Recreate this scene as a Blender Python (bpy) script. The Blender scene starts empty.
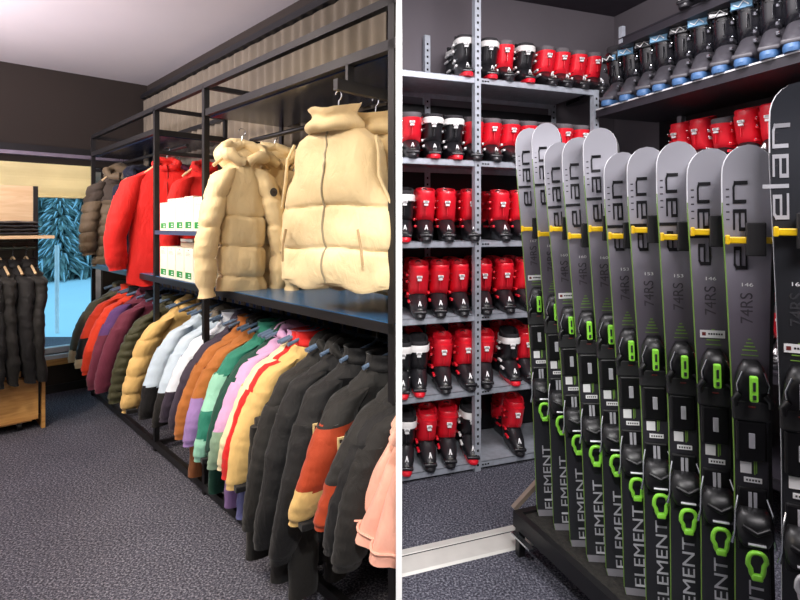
import bpy, bmesh, math, random
from mathutils import Vector, Matrix, noise
random.seed(7)
PI = math.pi
COL = bpy.context.scene.collection
EYE = 1.45; F = 540.0; HY = 225.0; CX = 400.0

# ------------------------------------------------------------------ materials
def lin(c):
    c = c / 255.0
    return c / 12.92 if c <= .04045 else ((c + .055) / 1.055) ** 2.4
def rgb(c): return (lin(c[0]), lin(c[1]), lin(c[2]), 1)
MATS = {}
def mat(name, c, rough=.6, metal=0, var=.08, vscale=12, bump=0, bscale=200, coat=0, sheen=0, spec=.5, trans=0):
    if name in MATS: return MATS[name]
    m = bpy.data.materials.new(name); m.use_nodes = True
    nt = m.node_tree; N = nt.nodes; L = nt.links
    b = N['Principled BSDF']
    b.inputs['Roughness'].default_value = rough; b.inputs['Metallic'].default_value = metal
    b.inputs['Specular IOR Level'].default_value = spec
    b.inputs['Coat Weight'].default_value = coat; b.inputs['Sheen Weight'].default_value = sheen
    b.inputs['Transmission Weight'].default_value = trans
    tc = N.new('ShaderNodeTexCoord'); nz = N.new('ShaderNodeTexNoise')
    nz.inputs['Scale'].default_value = vscale; nz.inputs['Detail'].default_value = 4
    L.new(tc.outputs['Object'], nz.inputs['Vector'])
    r = N.new('ShaderNodeValToRGB'); k = rgb(c)
    r.color_ramp.elements[0].position = .3; r.color_ramp.elements[1].position = .7
    r.color_ramp.elements[0].color = (k[0]*(1-var), k[1]*(1-var), k[2]*(1-var), 1)
    r.color_ramp.elements[1].color = (min(1, k[0]*(1+var)), min(1, k[1]*(1+var)), min(1, k[2]*(1+var)), 1)
    L.new(nz.outputs['Fac'], r.inputs['Fac']); L.new(r.outputs['Color'], b.inputs['Base Color'])
    if bump:
        n2 = N.new('ShaderNodeTexNoise'); n2.inputs['Scale'].default_value = bscale; n2.inputs['Detail'].default_value = 3
        L.new(tc.outputs['Object'], n2.inputs['Vector'])
        bp = N.new('ShaderNodeBump'); bp.inputs['Strength'].default_value = bump; bp.inputs['Distance'].default_value = .004
        L.new(n2.outputs['Fac'], bp.inputs['Height']); L.new(bp.outputs['Normal'], b.inputs['Normal'])
    MATS[name] = m
    return m
def fabric(name, c, rough=.75, bump=.25):
    m = mat(name, c, rough, var=.07, vscale=9, bump=0, sheen=.1, spec=.3)
    nt = m.node_tree; N = nt.nodes; L = nt.links; b = N['Principled BSDF']; tc = [n for n in N if n.type == 'TEX_COORD'][0]
    mp = N.new('ShaderNodeMapping'); mp.inputs['Scale'].default_value = (1, 1, .45); L.new(tc.outputs['Object'], mp.inputs['Vector'])
    n1 = N.new('ShaderNodeTexNoise'); n1.inputs['Scale'].default_value = 26; n1.inputs['Detail'].default_value = 3; n1.inputs['Distortion'].default_value = .9
    L.new(mp.outputs['Vector'], n1.inputs['Vector'])
    bp = N.new('ShaderNodeBump'); bp.inputs['Strength'].default_value = .55; bp.inputs['Distance'].default_value = .011
    L.new(n1.outputs['Fac'], bp.inputs['Height'])
    n2 = N.new('ShaderNodeTexNoise'); n2.inputs['Scale'].default_value = 400
    L.new(tc.outputs['Object'], n2.inputs['Vector'])
    b2 = N.new('ShaderNodeBump'); b2.inputs['Strength'].default_value = bump; b2.inputs['Distance'].default_value = .002
    L.new(n2.outputs['Fac'], b2.inputs['Height']); L.new(bp.outputs['Normal'], b2.inputs['Normal']); L.new(b2.outputs['Normal'], b.inputs['Normal'])
    return m

def carpet():
    m = bpy.data.materials.new('carpet'); m.use_nodes = True; nt = m.node_tree; N = nt.nodes; L = nt.links
    b = N['Principled BSDF']; b.inputs['Roughness'].default_value = .95; b.inputs['Specular IOR Level'].default_value = .15
    tc = N.new('ShaderNodeTexCoord')
    n1 = N.new('ShaderNodeTexNoise'); n1.inputs['Scale'].default_value = 105; n1.inputs['Detail'].default_value = 6; n1.inputs['Roughness'].default_value = .7
    n2 = N.new('ShaderNodeTexNoise'); n2.inputs['Scale'].default_value = 3; n2.inputs['Detail'].default_value = 4
    for n in (n1, n2): L.new(tc.outputs['Object'], n.inputs['Vector'])
    r = N.new('ShaderNodeValToRGB'); e = r.color_ramp.elements
    e[0].position = .37; e[0].color = rgb((42, 42, 50)); e[1].position = .66; e[1].color = rgb((160, 160, 170))
    x = e.new(.5); x.color = rgb((80, 80, 92))
    L.new(n1.outputs['Fac'], r.inputs['Fac'])
    mx = N.new('ShaderNodeMix'); mx.data_type = 'RGBA'; mx.blend_type = 'MULTIPLY'; mx.inputs['Factor'].default_value = .35
    L.new(r.outputs['Color'], mx.inputs['A']); L.new(n2.outputs['Fac'], mx.inputs['B'])
    L.new(mx.outputs['Result'], b.inputs['Base Color'])
    bp = N.new('ShaderNodeBump'); bp.inputs['Strength'].default_value = .15; bp.inputs['Distance'].default_value = .002
    L.new(n1.outputs['Fac'], bp.inputs['Height']); L.new(bp.outputs['Normal'], b.inputs['Normal'])
    return m
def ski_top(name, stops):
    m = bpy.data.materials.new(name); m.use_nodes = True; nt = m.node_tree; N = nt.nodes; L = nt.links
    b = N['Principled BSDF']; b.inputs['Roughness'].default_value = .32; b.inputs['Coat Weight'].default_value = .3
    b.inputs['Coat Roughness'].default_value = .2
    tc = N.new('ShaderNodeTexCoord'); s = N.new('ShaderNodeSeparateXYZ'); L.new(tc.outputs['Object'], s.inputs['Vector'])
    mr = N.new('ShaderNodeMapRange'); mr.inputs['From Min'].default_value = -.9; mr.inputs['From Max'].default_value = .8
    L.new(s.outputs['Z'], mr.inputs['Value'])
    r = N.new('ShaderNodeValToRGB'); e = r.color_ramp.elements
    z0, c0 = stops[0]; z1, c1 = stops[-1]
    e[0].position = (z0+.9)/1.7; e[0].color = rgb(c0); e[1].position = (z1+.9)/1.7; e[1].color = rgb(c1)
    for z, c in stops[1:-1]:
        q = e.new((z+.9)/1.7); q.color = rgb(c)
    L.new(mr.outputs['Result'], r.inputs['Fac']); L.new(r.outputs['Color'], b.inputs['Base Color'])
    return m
def wood(name, c1, c2):
    m = bpy.data.materials.new(name); m.use_nodes = True; nt = m.node_tree; N = nt.nodes; L = nt.links
    b = N['Principled BSDF']; b.inputs['Roughness'].default_value = .5
    tc = N.new('ShaderNodeTexCoord'); mp = N.new('ShaderNodeMapping'); mp.inputs['Scale'].default_value = (1.5, 1.5, 14)
    L.new(tc.outputs['Object'], mp.inputs['Vector'])
    n = N.new('ShaderNodeTexNoise'); n.inputs['Scale'].default_value = 2.2; n.inputs['Detail'].default_value = 6; n.inputs['Distortion'].default_value = 1.2
    L.new(mp.outputs['Vector'], n.inputs['Vector'])
    r = N.new('ShaderNodeValToRGB'); r.color_ramp.elements[0].position = .35; r.color_ramp.elements[1].position = .65
    r.color_ramp.elements[0].color = rgb(c1); r.color_ramp.elements[1].color = rgb(c2)
    L.new(n.outputs['Fac'], r.inputs['Fac']); L.new(r.outputs['Color'], b.inputs['Base Color'])
    return m

# ------------------------------------------------------------------ mesh builder
class MB:
    def __init__(s): s.v = []; s.f = []; s.m = []; s.mats = []
    def mi(s, m):
        if m not in s.mats: s.mats.append(m)
        return s.mats.index(m)
    def add(s, vs, fs, m, M=None):
        o = len(s.v); k = s.mi(m) if not isinstance(m, list) else None
        for p in vs:
            p = Vector(p); s.v.append(M @ p if M else p)
        for i, f in enumerate(fs):
            s.f.append([o + a for a in f]); s.m.append(k if k is not None else s.mi(m[i]))
        return s
    def box(s, lo, hi, m, M=None, bev=0):
        x0, y0, z0 = lo; x1, y1, z1 = hi
        if bev:
            bm = bmesh.new(); bmesh.ops.create_cube(bm, size=1)
            for v in bm.verts: v.co = Vector(((x0+x1)/2 + v.co.x*(x1-x0), (y0+y1)/2 + v.co.y*(y1-y0), (z0+z1)/2 + v.co.z*(z1-z0)))
            bmesh.ops.bevel(bm, geom=bm.edges[:], offset=bev, segments=2, affect='EDGES', profile=.5)
            bm.verts.index_update()
            s.add([v.co.copy() for v in bm.verts], [[v.index for v in f.verts] for f in bm.faces], m, M); bm.free(); return s
        vs = [(x0,y0,z0),(x1,y0,z0),(x1,y1,z0),(x0,y1,z0),(x0,y0,z1),(x1,y0,z1),(x1,y1,z1),(x0,y1,z1)]
        return s.add(vs, [(0,3,2,1),(4,5,6,7),(0,1,5,4),(1,2,6,5),(2,3,7,6),(3,0,4,7)], m, M)
    def tube(s, pts, r, m, n=10, M=None, caps=True, close=False):
        pts = [Vector(p) for p in pts]; R = r if isinstance(r, (list, tuple)) else [r]*len(pts)
        vs = []; up = None
        for i, p in enumerate(pts):
            if close: t = (pts[(i+1) % len(pts)] - pts[i-1])
            else: t = pts[min(i+1, len(pts)-1)] - pts[max(i-1, 0)]
            t.normalize()
            if up is None: up = Vector((0,0,1)) if abs(t.z) < .9 else Vector((0,1,0))
            a = t.cross(up)
            if a.length < 1e-5: a = t.cross(Vector((1,0,0)))
            a.normalize(); b = a.cross(t).normalized(); up = b
            for k in range(n):
                q = 2*PI*k/n; vs.append(p + (a*math.cos(q) + b*math.sin(q))*R[i])
        fs = []; L = len(pts)
        for i in range(L if close else L-1):
            j = (i+1) % L
            for k in range(n):
                fs.append((i*n+k, i*n+(k+1) % n, j*n+(k+1) % n, j*n+k))
        if caps and not close: fs.append(list(range(n))[::-1]); fs.append([(L-1)*n+k for k in range(n)])
        return s.add(vs, fs, m, M)
    def prism(s, poly, d0, d1, m, axis='y', M=None):
        n = len(poly); vs = []
        for d in (d0, d1):
            for a, b in poly:
                vs.append((a, d, b) if axis == 'y' else (a, b, d) if axis == 'z' else (d, a, b))
        fs = [list(range(n)), [n+k for k in range(n)][::-1]]
        for k in range(n): fs.append((k, n+k, n+(k+1) % n, (k+1) % n))
        return s.add(vs, fs, m, M)
    def loft(s, rings, m, cap0=True, cap1=True, M=None, mf=None):
        n = len(rings[0]); vs = [p for r in rings for p in r]; fs = []; ms = []
        for i in range(len(rings)-1):
            for k in range(n):
                f = (i*n+k, i*n+(k+1) % n, (i+1)*n+(k+1) % n, (i+1)*n+k); fs.append(f)
                if mf:
                    c = sum((Vector(vs[a]) for a in f), Vector())/4; ms.append(mf(c))
        if cap0: fs.append(list(range(n))[::-1]); mf and ms.append(mf(Vector(rings[0][0])))
        if cap1: fs.append([(len(rings)-1)*n+k for k in range(n)]); mf and ms.append(mf(Vector(rings[-1][0])))
        return s.add(vs, fs, ms if mf else m, M)
    def mesh(s, name, smooth=False, ang=40):
        me = bpy.data.meshes.new(name); me.from_pydata([tuple(v) for v in s.v], [], s.f)
        for m in s.mats: me.materials.append(m)
        for p, k in zip(me.polygons, s.m): p.material_index = k
        bm = bmesh.new(); bm.from_mesh(me); bmesh.ops.recalc_face_normals(bm, faces=bm.faces[:])
        if smooth:
            for f in bm.faces: f.smooth = True
            for e in bm.edges:
                if len(e.link_faces) == 2 and e.calc_face_angle(0) > math.radians(ang): e.smooth = False
        bm.to_mesh(me); bm.free(); me.update(); return me
    def obj(s, name, parent=None, smooth=False, ang=40):
        return link(name, s.mesh(name, smooth, ang), parent)
def link(name, me, parent=None):
    o = bpy.data.objects.new(name, me); COL.objects.link(o)
    if parent: o.parent = parent
    return o
def ring(cx, cy, z, hw, hd, n=28, e=2.4, fr=None):
    r = []
    for k in range(n):
        a = 2*PI*k/n; c, s_ = math.cos(a), math.sin(a)
        x = cx + hw*math.copysign(abs(c)**(2/e), c); y = cy + hd*math.copysign(abs(s_)**(2/e), s_)
        r.append(Vector((x, y, z)))
    return r
def tag(o, label=None, cat=None, group=None, kind=None):
    if label: o['label'] = label
    if cat: o['category'] = cat
    if group: o['group'] = group
    if kind: o['kind'] = kind
    return o
def empty(name, loc=(0,0,0), rz=0, label=None, cat=None, group=None):
    o = bpy.data.objects.new(name, None); COL.objects.link(o); o.location = loc; o.rotation_euler = (0,0,rz); o.empty_display_size = .05
    return tag(o, label, cat, group)
def copy_tree(o, parent=None):
    c = o.copy(); COL.objects.link(c)
    if parent: c.parent = parent
    for ch in list(KIDS.get(o.name, [])): copy_tree(ch, c)
    return c
KIDS = {}
def kids(o):
    KIDS[o.name] = list(o.children)
    for c in o.children: kids(c)
def struct(mb, name, smooth=False): return tag(mb.obj(name, None, smooth), kind='structure')
TXT = {}
def text_mesh(s, size, m, ext=.0004):
    k = (s, size, m.name)
    if k in TXT: return TXT[k]
    cu = bpy.data.curves.new('lettering', 'FONT'); cu.body = s; cu.size = size; cu.extrude = ext; cu.align_x = 'CENTER'; cu.align_y = 'CENTER'
    o = bpy.data.objects.new('lettering', cu); COL.objects.link(o); bpy.context.view_layer.update()
    me = bpy.data.meshes.new_from_object(o.evaluated_get(bpy.context.evaluated_depsgraph_get()))
    bpy.data.objects.remove(o); me.materials.clear(); me.materials.append(m); TXT[k] = me
    return me

# frames: Lp(u, v, z) in the clothing room, Rp(p, q, z) in the boot room
AL = math.atan2(.734, .68)          # rack direction u points towards the viewer
UX, UY = .6797, -.7335; VX, VY = .7335, .6797
def Lp(u, v, z=0): return Vector((-2.63 + UX*u + VX*v, 4.6 + UY*u + VY*v, z))
LROT = math.atan2(UY, UX)           # local x -> u ; local y -> v
ax, ay = .938, .347; bx, by = -.347, .938
RROT = math.atan2(ay, ax)           # local x -> a ; local y -> b
def pix(x, y, d): return Vector(((x-CX)/F*d, d, EYE + (HY-y)/F*d))

# shared materials
BLK = mat('black_powder_coat', (30, 29, 31), .45, 0, .1, spec=.4)
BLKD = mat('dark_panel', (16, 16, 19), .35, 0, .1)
WHITE = mat('white_plastic', (235, 235, 235), .5)
CHROME = mat('chrome', (190, 195, 200), .25, 1)
STEEL = mat('galvanised_steel', (176, 182, 192), .45, .35, .12, 30, .15, 120)
HOLE = mat('punched_hole_dark', (20, 20, 24), .8)

# ================================================================== THE SETTING
CARP = carpet()
floor = struct(MB().box((-6, -3.2, -.05), (5, 7, 0), CARP), 'floor')
Wdark = mat('charcoal_wall_paint', (47, 38, 31), .85, var=.05, vscale=3, bump=.1, bscale=60)
Wgrey = mat('grey_wall_paint', (112, 106, 112), .85, var=.04, vscale=3, bump=.1, bscale=60)
Wneut = mat('neutral_wall_paint', (120, 112, 106), .9)
Cleft = mat('off_white_ceiling_paint', (214, 206, 204), .9, var=.03, vscale=1.5)
Cright = mat('dark_ceiling_paint', (70, 64, 74), .9)
HL, HR = 2.79, 3.05
VW = .55; UW = -.30
def lbox(mb, u0, u1, v0, v1, z0, z1, m):
    P = [Lp(u0, v0), Lp(u1, v0), Lp(u1, v1), Lp(u0, v1)]
    vs = [(p.x, p.y, z0) for p in P] + [(p.x, p.y, z1) for p in P]
    return mb.add(vs, [(0,3,2,1),(4,5,6,7),(0,1,5,4),(1,2,6,5),(2,3,7,6),(3,0,4,7)], m)
# window wall (with an opening)
WV0, WV1, WZ0, WZ1 = -1.7, .16, .33, 1.97
mb = MB()
lbox(mb, UW-.2, UW, -3.6, WV0, 0, HL, Wdark); lbox(mb, UW-.2, UW, WV1, VW+.12, 0, HL, Wdark)
lbox(mb, UW-.2, UW, WV0, WV1, 0, WZ0, Wdark); lbox(mb, UW-.2, UW, WV0, WV1, WZ1, HL, Wdark)
struct(mb, 'wall_back')
PA = Lp(UW, -3.6)
# curtain wall: ends against the divider
uE = (-.012 + 2.63 - VX*VW)/UX
mb = MB(); lbox(mb, UW-.2, uE-.12, VW, VW+.12, 0, HL, Wdark); struct(mb, 'wall_curtain_side')
# divider between the two rooms, seen end-on
WPART = mat('white_divider_paint', (250, 250, 250), .6, var=0)
mb = MB().box((-.0078, 1.05, 0), (.0039, 5.0, 3.2), WPART); struct(mb, 'wall_divider')
# ceilings
def ceil(name, poly, z, m): struct(MB().prism([(p[0], p[1]) for p in poly], z, z+.1, m, 'z'), name)
q1 = Lp(UW-.2, VW+.12); q2 = Lp(UW-.2, -3.6)
ceil('ceiling_left', [(-.0078, -3.2), (-.0078, 5.2), (q1.x+.02+1.2, 5.2), (q1.x, q1.y), (q2.x, q2.y), (-6, q2.y), (-6, -3.2)], HL, Cleft)
ceil('ceiling_right', [(-.0078, -3.2), (5, -3.2), (5, 5.6), (-.0078, 5.6)], HR, Cright)
struct(MB().box((-6.2, -3.2, 0), (-6, q2.y+.3, HL), Wneut), 'wall_left')
struct(MB().box((-6.2, q2.y+.02, 0), (q2.x+.1, q2.y+.2, HL), Wneut), 'wall_left_return')
struct(MB().box((-6.2, -3.4, 0), (5.2, -3.2, 3.2), Wneut), 'wall_behind')
struct(MB().box((5, -3.2, 0), (5.2, 3.4, 3.2), Wneut), 'wall_right')
# boot room walls. A shelving plane and B shelving plane
def Ap(s, t=0, z=0): return Vector((.515 + ax*s + bx*t, 3.2 + ay*s + by*t, z))   # t>0: behind the shelving front
def Bp(s, t=0, z=0): return Vector((1.25 - bx*s + ax*t, 3.44 - by*s + ay*t, z))  # s towards viewer, t>0 behind the front
def quadbox(fn, s0, s1, t0, t1, z0, z1, m, mb):
    P = [fn(s0, t0), fn(s1, t0), fn(s1, t1), fn(s0, t1)]
    vs = [(p.x, p.y, z0) for p in P] + [(p.x, p.y, z1) for p in P]
    return mb.add(vs, [(0,3,2,1),(4,5,6,7),(0,1,5,4),(1,2,6,5),(2,3,7,6),(3,0,4,7)], m)
struct(quadbox(Ap, -.36, 2.2, .5, .62, 0, HR, Wgrey, MB()), 'wall_boot_side')
struct(quadbox(Bp, -1.2, 5.2, .62, .74, 0, HR, Wgrey, MB()), 'wall_right_side')

# window: frame, glass, sill, blind, track
WF = mat('white_window_frame', (225, 228, 232), .4)
mb = MB()
for a in ((WV0, WV0+.05), (WV1-.05, WV1)): lbox(mb, UW-.12, UW-.05, a[0], a[1], WZ0, WZ1, WF)
lbox(mb, UW-.12, UW-.05, WV0, WV1, WZ0, WZ0+.05, WF); lbox(mb, UW-.12, UW-.05, WV0, WV1, WZ1-.05, WZ1, WF)
struct(mb, 'window_1')
G = bpy.data.materials.new('window_glass'); G.use_nodes = True
gb = G.node_tree.nodes['Principled BSDF']; gb.inputs['Transmission Weight'].default_value = 1; gb.inputs['Roughness'].default_value = 0
gb.inputs['IOR'].default_value = 1.05; gb.inputs['Base Color'].default_value = (.84, .96, 1, 1)
mb = MB(); lbox(mb, UW-.09, UW-.084, WV0+.05, WV1-.05, WZ0+.05, WZ1-.05, G); struct(mb, 'window_2')
mb = MB(); lbox(mb, UW-.1, UW+.03, WV0-.03, WV1+.02, WZ0-.035, WZ0, WF); struct(mb, 'trim_1')
OAK = wood('honey_oak', (196, 140, 74), (222, 170, 100))
mb = MB(); lbox(mb, UW, UW+.025, WV0-.03, WV1+.02, WZ0-.09, WZ0-.035, OAK); struct(mb, 'trim_2')
BASEB = mat('dark_skirting', (40, 38, 38), .5)
mb = MB(); lbox(mb, UW, UW+.015, -3.5, VW, 0, .07, BASEB); struct(mb, 'baseboard_back')
# blind
BLD = mat('beige_blind_cloth', (236, 220, 160), .9, var=.04, vscale=6, bump=.2, bscale=500)
b_ = empty('roller_blind', Lp(UW+.06, -.8, 2.0), LROT, 'beige roller blind pulled a little way down over the window', 'blind')
mb = MB()
for k in range(41):
    pass
prof = [(.006*math.sin(k*.9), -.03-.27*k/12) for k in range(13)]
mb.prism([(y, z) for y, z in prof] + [(y+.003, z) for y, z in prof[::-1]], -1.5, .86, BLD, 'x',
         Matrix(((0,1,0,0),(1,0,0,0),(0,0,1,0),(0,0,0,1))))
mb.obj('blind_cloth', b_)
MB().tube([(.004, -1.5, -.31), (.004, .86, -.31)], .009, BLD, 8).obj('bottom_bar', b_, True)
tr = mat('lilac_grey_aluminium', (150, 140, 158), .35, .6)
t_ = empty('blind_track', Lp(UW+.05, -1, 2.04), LROT, 'dark ceiling height track with pale lower edge above the roller blind', 'track')
MB().box((-.04, -2.3, .02), (.06, 1.35, .075), BLK).obj('track_body', t_)
MB().box((-.03, -2.3, -.012), (.07, 1.35, .018), tr).obj('track_rail', t_)
# curtain
CUR = mat('grey_brown_curtain', (118, 108, 92), .9, var=.12, vscale=5, bump=.2, bscale=400)
c_ = empty('curtain', Lp(1.5, VW-.05, 0), LROT, 'grey brown pleated curtain hanging along the wall behind the clothes rack', 'curtain')
mb = MB(); n = 420; U0, U1 = -1.74, uE-1.5-.05
def cz(i, z):
    x = U0 + (U1-U0)*i/n; a = .022*math.sin(x*2*PI/.105) + .006*math.sin(x*31+z*2)
    return Vector((x, a*(1-.1*z), z))
zs = [.02, .8, 1.6, 2.2, 2.55, 2.63]
vs = []; fs = []
for j, z in enumerate(zs):
    for i in range(n+1):
        p = cz(i, z); vs.append((p.x, p.y, z + (.012*math.sin(p.x*60) if j == 5 else 0)))
for j in range(5):
    for i in range(n): fs.append((j*(n+1)+i, j*(n+1)+i+1, (j+1)*(n+1)+i+1, (j+1)*(n+1)+i))
m2 = len(vs); vs += [(x, y+.004, z) for x, y, z in vs]; fs += [tuple(m2+a for a in f[::-1]) for f in fs]
mb.add(vs, fs, CUR); mb.obj('curtain_cloth', c_, True, 80)
MB().box((U0, -.03, 2.64), (U1, .03, 2.68), BLK).obj('curtain_rail', c_)

# ================================================================== LEFT: garment rack
RK = empty('clothes_rack', Lp(0, 0, 0), LROT, 'long black metal clothes rack with top shelf, middle shelf and hanging rails', 'rack')
P = .025
def rp(mb, u0, u1, v0, v1, z0, z1, m=BLK): return mb.box((u0, v0, z0), (u1, v1, z1), m)
UB = [0, 1.545, 2.31, 3.825]; RD = .47
for u in UB:
    for v in (0, RD):
        rp(MB(), u-.015, u+.015, v, v+.03, 0, 2.2).obj('post', RK)
UEND = 4.45
rp(MB(), 0, UEND, 0, .03, 2.185, 2.215).obj('top_rail', RK); rp(MB(), 0, UEND, RD, RD+.03, 2.185, 2.215).obj('top_rail', RK)
rp(MB(), 0, UEND, 0, .03, .02, .06).obj('bottom_rail', RK); rp(MB(), 0, UEND, RD, RD+.03, .02, .06).obj('bottom_rail', RK)
for u in UB:
    for z in (2.185, 1.905, 1.09, .03):
        rp(MB(), u-.013, u+.013, .03, RD, z, z+.025).obj('cross_bar', RK)
SHB = mat('blue_reflection_panel', (24, 38, 66), .22, 0, .1)  # blue reflection on the glossy black underside, put into the colour
for a, b in ((0, 1.53), (2.325, UEND)):
    rp(MB(), a+.015, b, 0, RD+.03, 2.035, 2.07, BLK).obj('upper_shelf', RK)
    rp(MB(), a+.02, b-.005, .03, RD, 2.028, 2.035, SHB).obj('shelf_underside', RK)
rp(MB(), .015, UEND, 0, RD+.03, 1.085, 1.12, BLK).obj('middle_shelf', RK)
rp(MB(), .02, UEND, .005, RD, 1.12, 1.124, mat('blue_reflection_top', (54, 92, 130), .25)).obj('shelf_top', RK)  # bluish reflection on the shelf painted in as its base colour
rp(MB(), 1.56, 2.295, .0, RD, 1.39, 1.415, mat('blue_grey_shelf', (58, 76, 104), .4)).obj('box_shelf', RK)
BLUEP = mat('blue_back_panel', (16, 62, 120), .5)
rp(MB(), .02, UEND, RD+.03, RD+.036, .06, 1.06, BLUEP).obj('back_panel', RK)
rp(MB(), .02, UEND, .25, RD, .055, .062, BLKD).obj('bottom_panel', RK)
for a, b in ((.03, 1.53), (1.56, 2.3), (2.33, UEND)):
    MB().tube([(a, .25, 1.04), (b, .25, 1.04)], .0125, BLK, 10).obj('hanging_rail', RK, True)
MB().tube([(.03, .22, 1.985), (1.53, .22, 1.985)], .0125, BLK, 10).obj('hanging_rail', RK, True)
MB().tube([(2.33, .27, 1.93), (UEND, .27, 1.93)], .0125, BLK, 10).obj('hanging_rail', RK, True)
# face-out arm for the vests
rp(MB(), 3.57, 3.595, -.05, .45, 1.935, 1.975).obj('face_out_arm', RK)
rp(MB(), 3.575, 3.59, .0, .03, 1.94, 2.04).obj('arm_bracket', RK)

# ---- garment generator. local x = width (maps to v), local y = thickness, front = -y, z=0 is the neck
def fbm(p, s, seed): return noise.noise(Vector((p[0]*s+seed*3.1, p[1]*s+seed, p[2]*s-seed*1.7)))
def garment(name, rz, loc, L, hw=.22, hd=.075, SL=None, zones=None, szones=None, puff=0, pitch=.11, collar='hood', cm=None,
            spread=.10, lean=0, label='', cat='jacket', sleeves=(-1, 1), group=None, zipm=None, seed=0, wr=.010, inner=None, hood_s=1, neck=.075, cuffm=None, spl=None, straight=False):
    """zones: list of (z_frac_from_top, material) from top to hem"""
    root = empty(name, loc, rz, label, cat, group)
    SL = SL or L*.86
    def zm(zs, Lr):
        def f(c):
            fr = -c.z/Lr + .02*math.sin(c.x*9+seed)
            for a, m in zs:
                if fr <= a: return m
            return zs[-1][1]
        return f
    n = 52
    prof = [(0, neck*.72, .045), (-.02, neck, .052), (-.035, neck+.03, .055), (-.055, .62*hw, .062), (-.075, .80*hw, .068), (-.10, .92*hw, .8*hd), (-.14, .98*hw, .95*hd), (-.2, hw, hd)]
    k = 64
    for i in range(1, k+1):
        t = i/k; z = -.2 - (L-.2)*t
        prof.append((z, hw*(1+.08*t), hd*(1+.12*math.sin(t*PI)) * (1 - (.22*t**6 if puff else 0))))
    rings = []
    if not sleeves: prof = [(z, w*(1-.20*max(0, min(1, (z+.34)/.14))) if z < -.05 else w*.92, d) for z, w, d in prof]
    for z, w, d in prof:
        r = ring(0, 0, z, w, d, n, 2.6)
        out = []
        for p in r:
            nn = Vector((p.x/w*d, p.y/d*w, 0)); nn = nn.normalized() if nn.length > 0 else nn
            off = wr*fbm(p, 6, seed)*1.1 + wr*.8*fbm((p.x, p.y, p.z*.35), 24, seed+5)
            if puff and z < -.05:
                ph = (-z-.02+.006*math.sin(p.x*14+seed))/pitch; fr_ = ph - math.floor(ph); ds = min(fr_, 1-fr_)*pitch
                off += puff*(abs(math.sin(PI*ph))**.5 - .6) - .35*puff*math.exp(-(ds/.007)**2) + .55*puff*math.exp(-(ds/.035)**2)*fbm((p.x*2.6, p.y*1.5, p.z*.5), 22, seed) + .3*puff*fbm((p.x, p.y, p.z), 16, seed+2)
            q = p + nn*off
            if z < -L*.97: q.z += .012*math.sin(p.x*25+seed)
            q.x += lean*(-z)
            out.append(q)
        rings.append(out)
    inr = [Vector((p.x*.9, p.y*.8, p.z+.03)) for p in rings[-1]]
    MB().loft(rings + [inr], None, True, True, None, zm(zones, L)).obj('torso', root, True, 60)
    for sd in sleeves:
        pts = []; m = 48; sp = (spl if (spl is not None and sd == -1) else spread)
        ring_s = []
        for i in range(m+1):
            t = i/m
            x = sd*(hw*.80 + (hw*.12+sp)*(min(1, t*1.5)**.8 if not straight else t**.85) + .02*math.sin(t*3)*sp/.1); z = -.085 - SL*t*.985 + .03*(1-t)*0; y = -.012 - .05*math.sin(t*PI*.9)*(.4+.6*t) + .012*math.sin(seed+t*5)
            rx = (.090 - .030*t)*(hw/.22)**.5; ry = (.070 - .020*t)*(hd/.075)**.6
            if i == 0: rx *= .75; ry *= .7
            if t > .95: rx *= .88; ry *= .88
            rr = []
            for q in range(20):
                a = 2*PI*q/20
                p = Vector((x + rx*math.cos(a) + lean*(-z), y + ry*math.sin(a), z + sd*(-rx*math.cos(a))*.35*(1 if t < .2 else .35)))
                off = wr*.8*fbm(p, 9, seed+sd) + .5*wr*fbm((p.x*.6, p.y*.6, p.z*1.6), 24, seed+sd)
                if puff:
                    ph = t*SL/pitch + .04*math.sin(a+seed); fr_ = ph-math.floor(ph); ds = min(fr_, 1-fr_)*pitch
                    off += puff*.9*(abs(math.sin(PI*ph))**.5 - .6) - .3*puff*math.exp(-(ds/.007)**2) + .5*puff*math.exp(-(ds/.03)**2)*fbm(p, 40, seed)
                p += Vector((math.cos(a), math.sin(a), 0))*off
                rr.append(p)
            ring_s.append(rr)
        inn = [Vector((c.x, c.y, c.z+.02)) for c in ring_s[-1]]
        cc = sum(inn, Vector())/20; inn = [cc + (p-cc)*.8 for p in inn]
        sz = szones or zones
        MB().loft(ring_s+[inn], None, True, True, None, zm(sz, L)).obj('sleeve', root, True, 60)
        if cuffm:
            c0 = sum(ring_s[-2], Vector())/20
            MB().box((c0.x-.03, c0.y-.068, c0.z-.012), (c0.x+.028, c0.y-.03, c0.z+.012), cuffm, bev=.004).obj('cuff_tab', root)
    cm = cm or zones[0][1]
    mb = MB()
    if collar == 'hood':
        # bag of the hood behind the neck and the rolled opening
        s = hood_s
        rg = []
        for i in range(13):
            t = i/12; a = PI*t
            w = (.13*math.sin(a)**.6+.004)*s; d = (.075*math.sin(a)**.7+.003)*s
            rr = ring(0, .035*s, -.105*s + .19*s*t, w, d, 22, 2.2)
            rr = [p + Vector((p.x, p.y, 0)).normalized()*(.02*fbm(p, 20, seed)) + Vector((0, 0, .022*fbm(p, 14, seed+3))) for p in rr]
            rg.append(rr)
        mb.loft(rg, cm)
        pts = []; rad = []
        for i in range(17):
            a = -PI*.98 + PI*1.96*i/16
            pts.append(Vector((.098*s*math.sin(a)*1.05, -.028*s - .062*s*math.cos(a)*(-1) - .05*s*(1-abs(a)/PI), -.05*s + .085*s*(math.cos(a)*.5+.5)**.8 + .012*math.sin(i*2+seed)*s)))
            rad.append((.030 + .008*math.sin(i*1.7+seed))*s)
        mb.tube(pts, rad, cm, 10)
        mb.obj('hood', root, True, 70)
    elif collar:
        h = .095 if collar == 'tall' else .055
        rg = []
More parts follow.
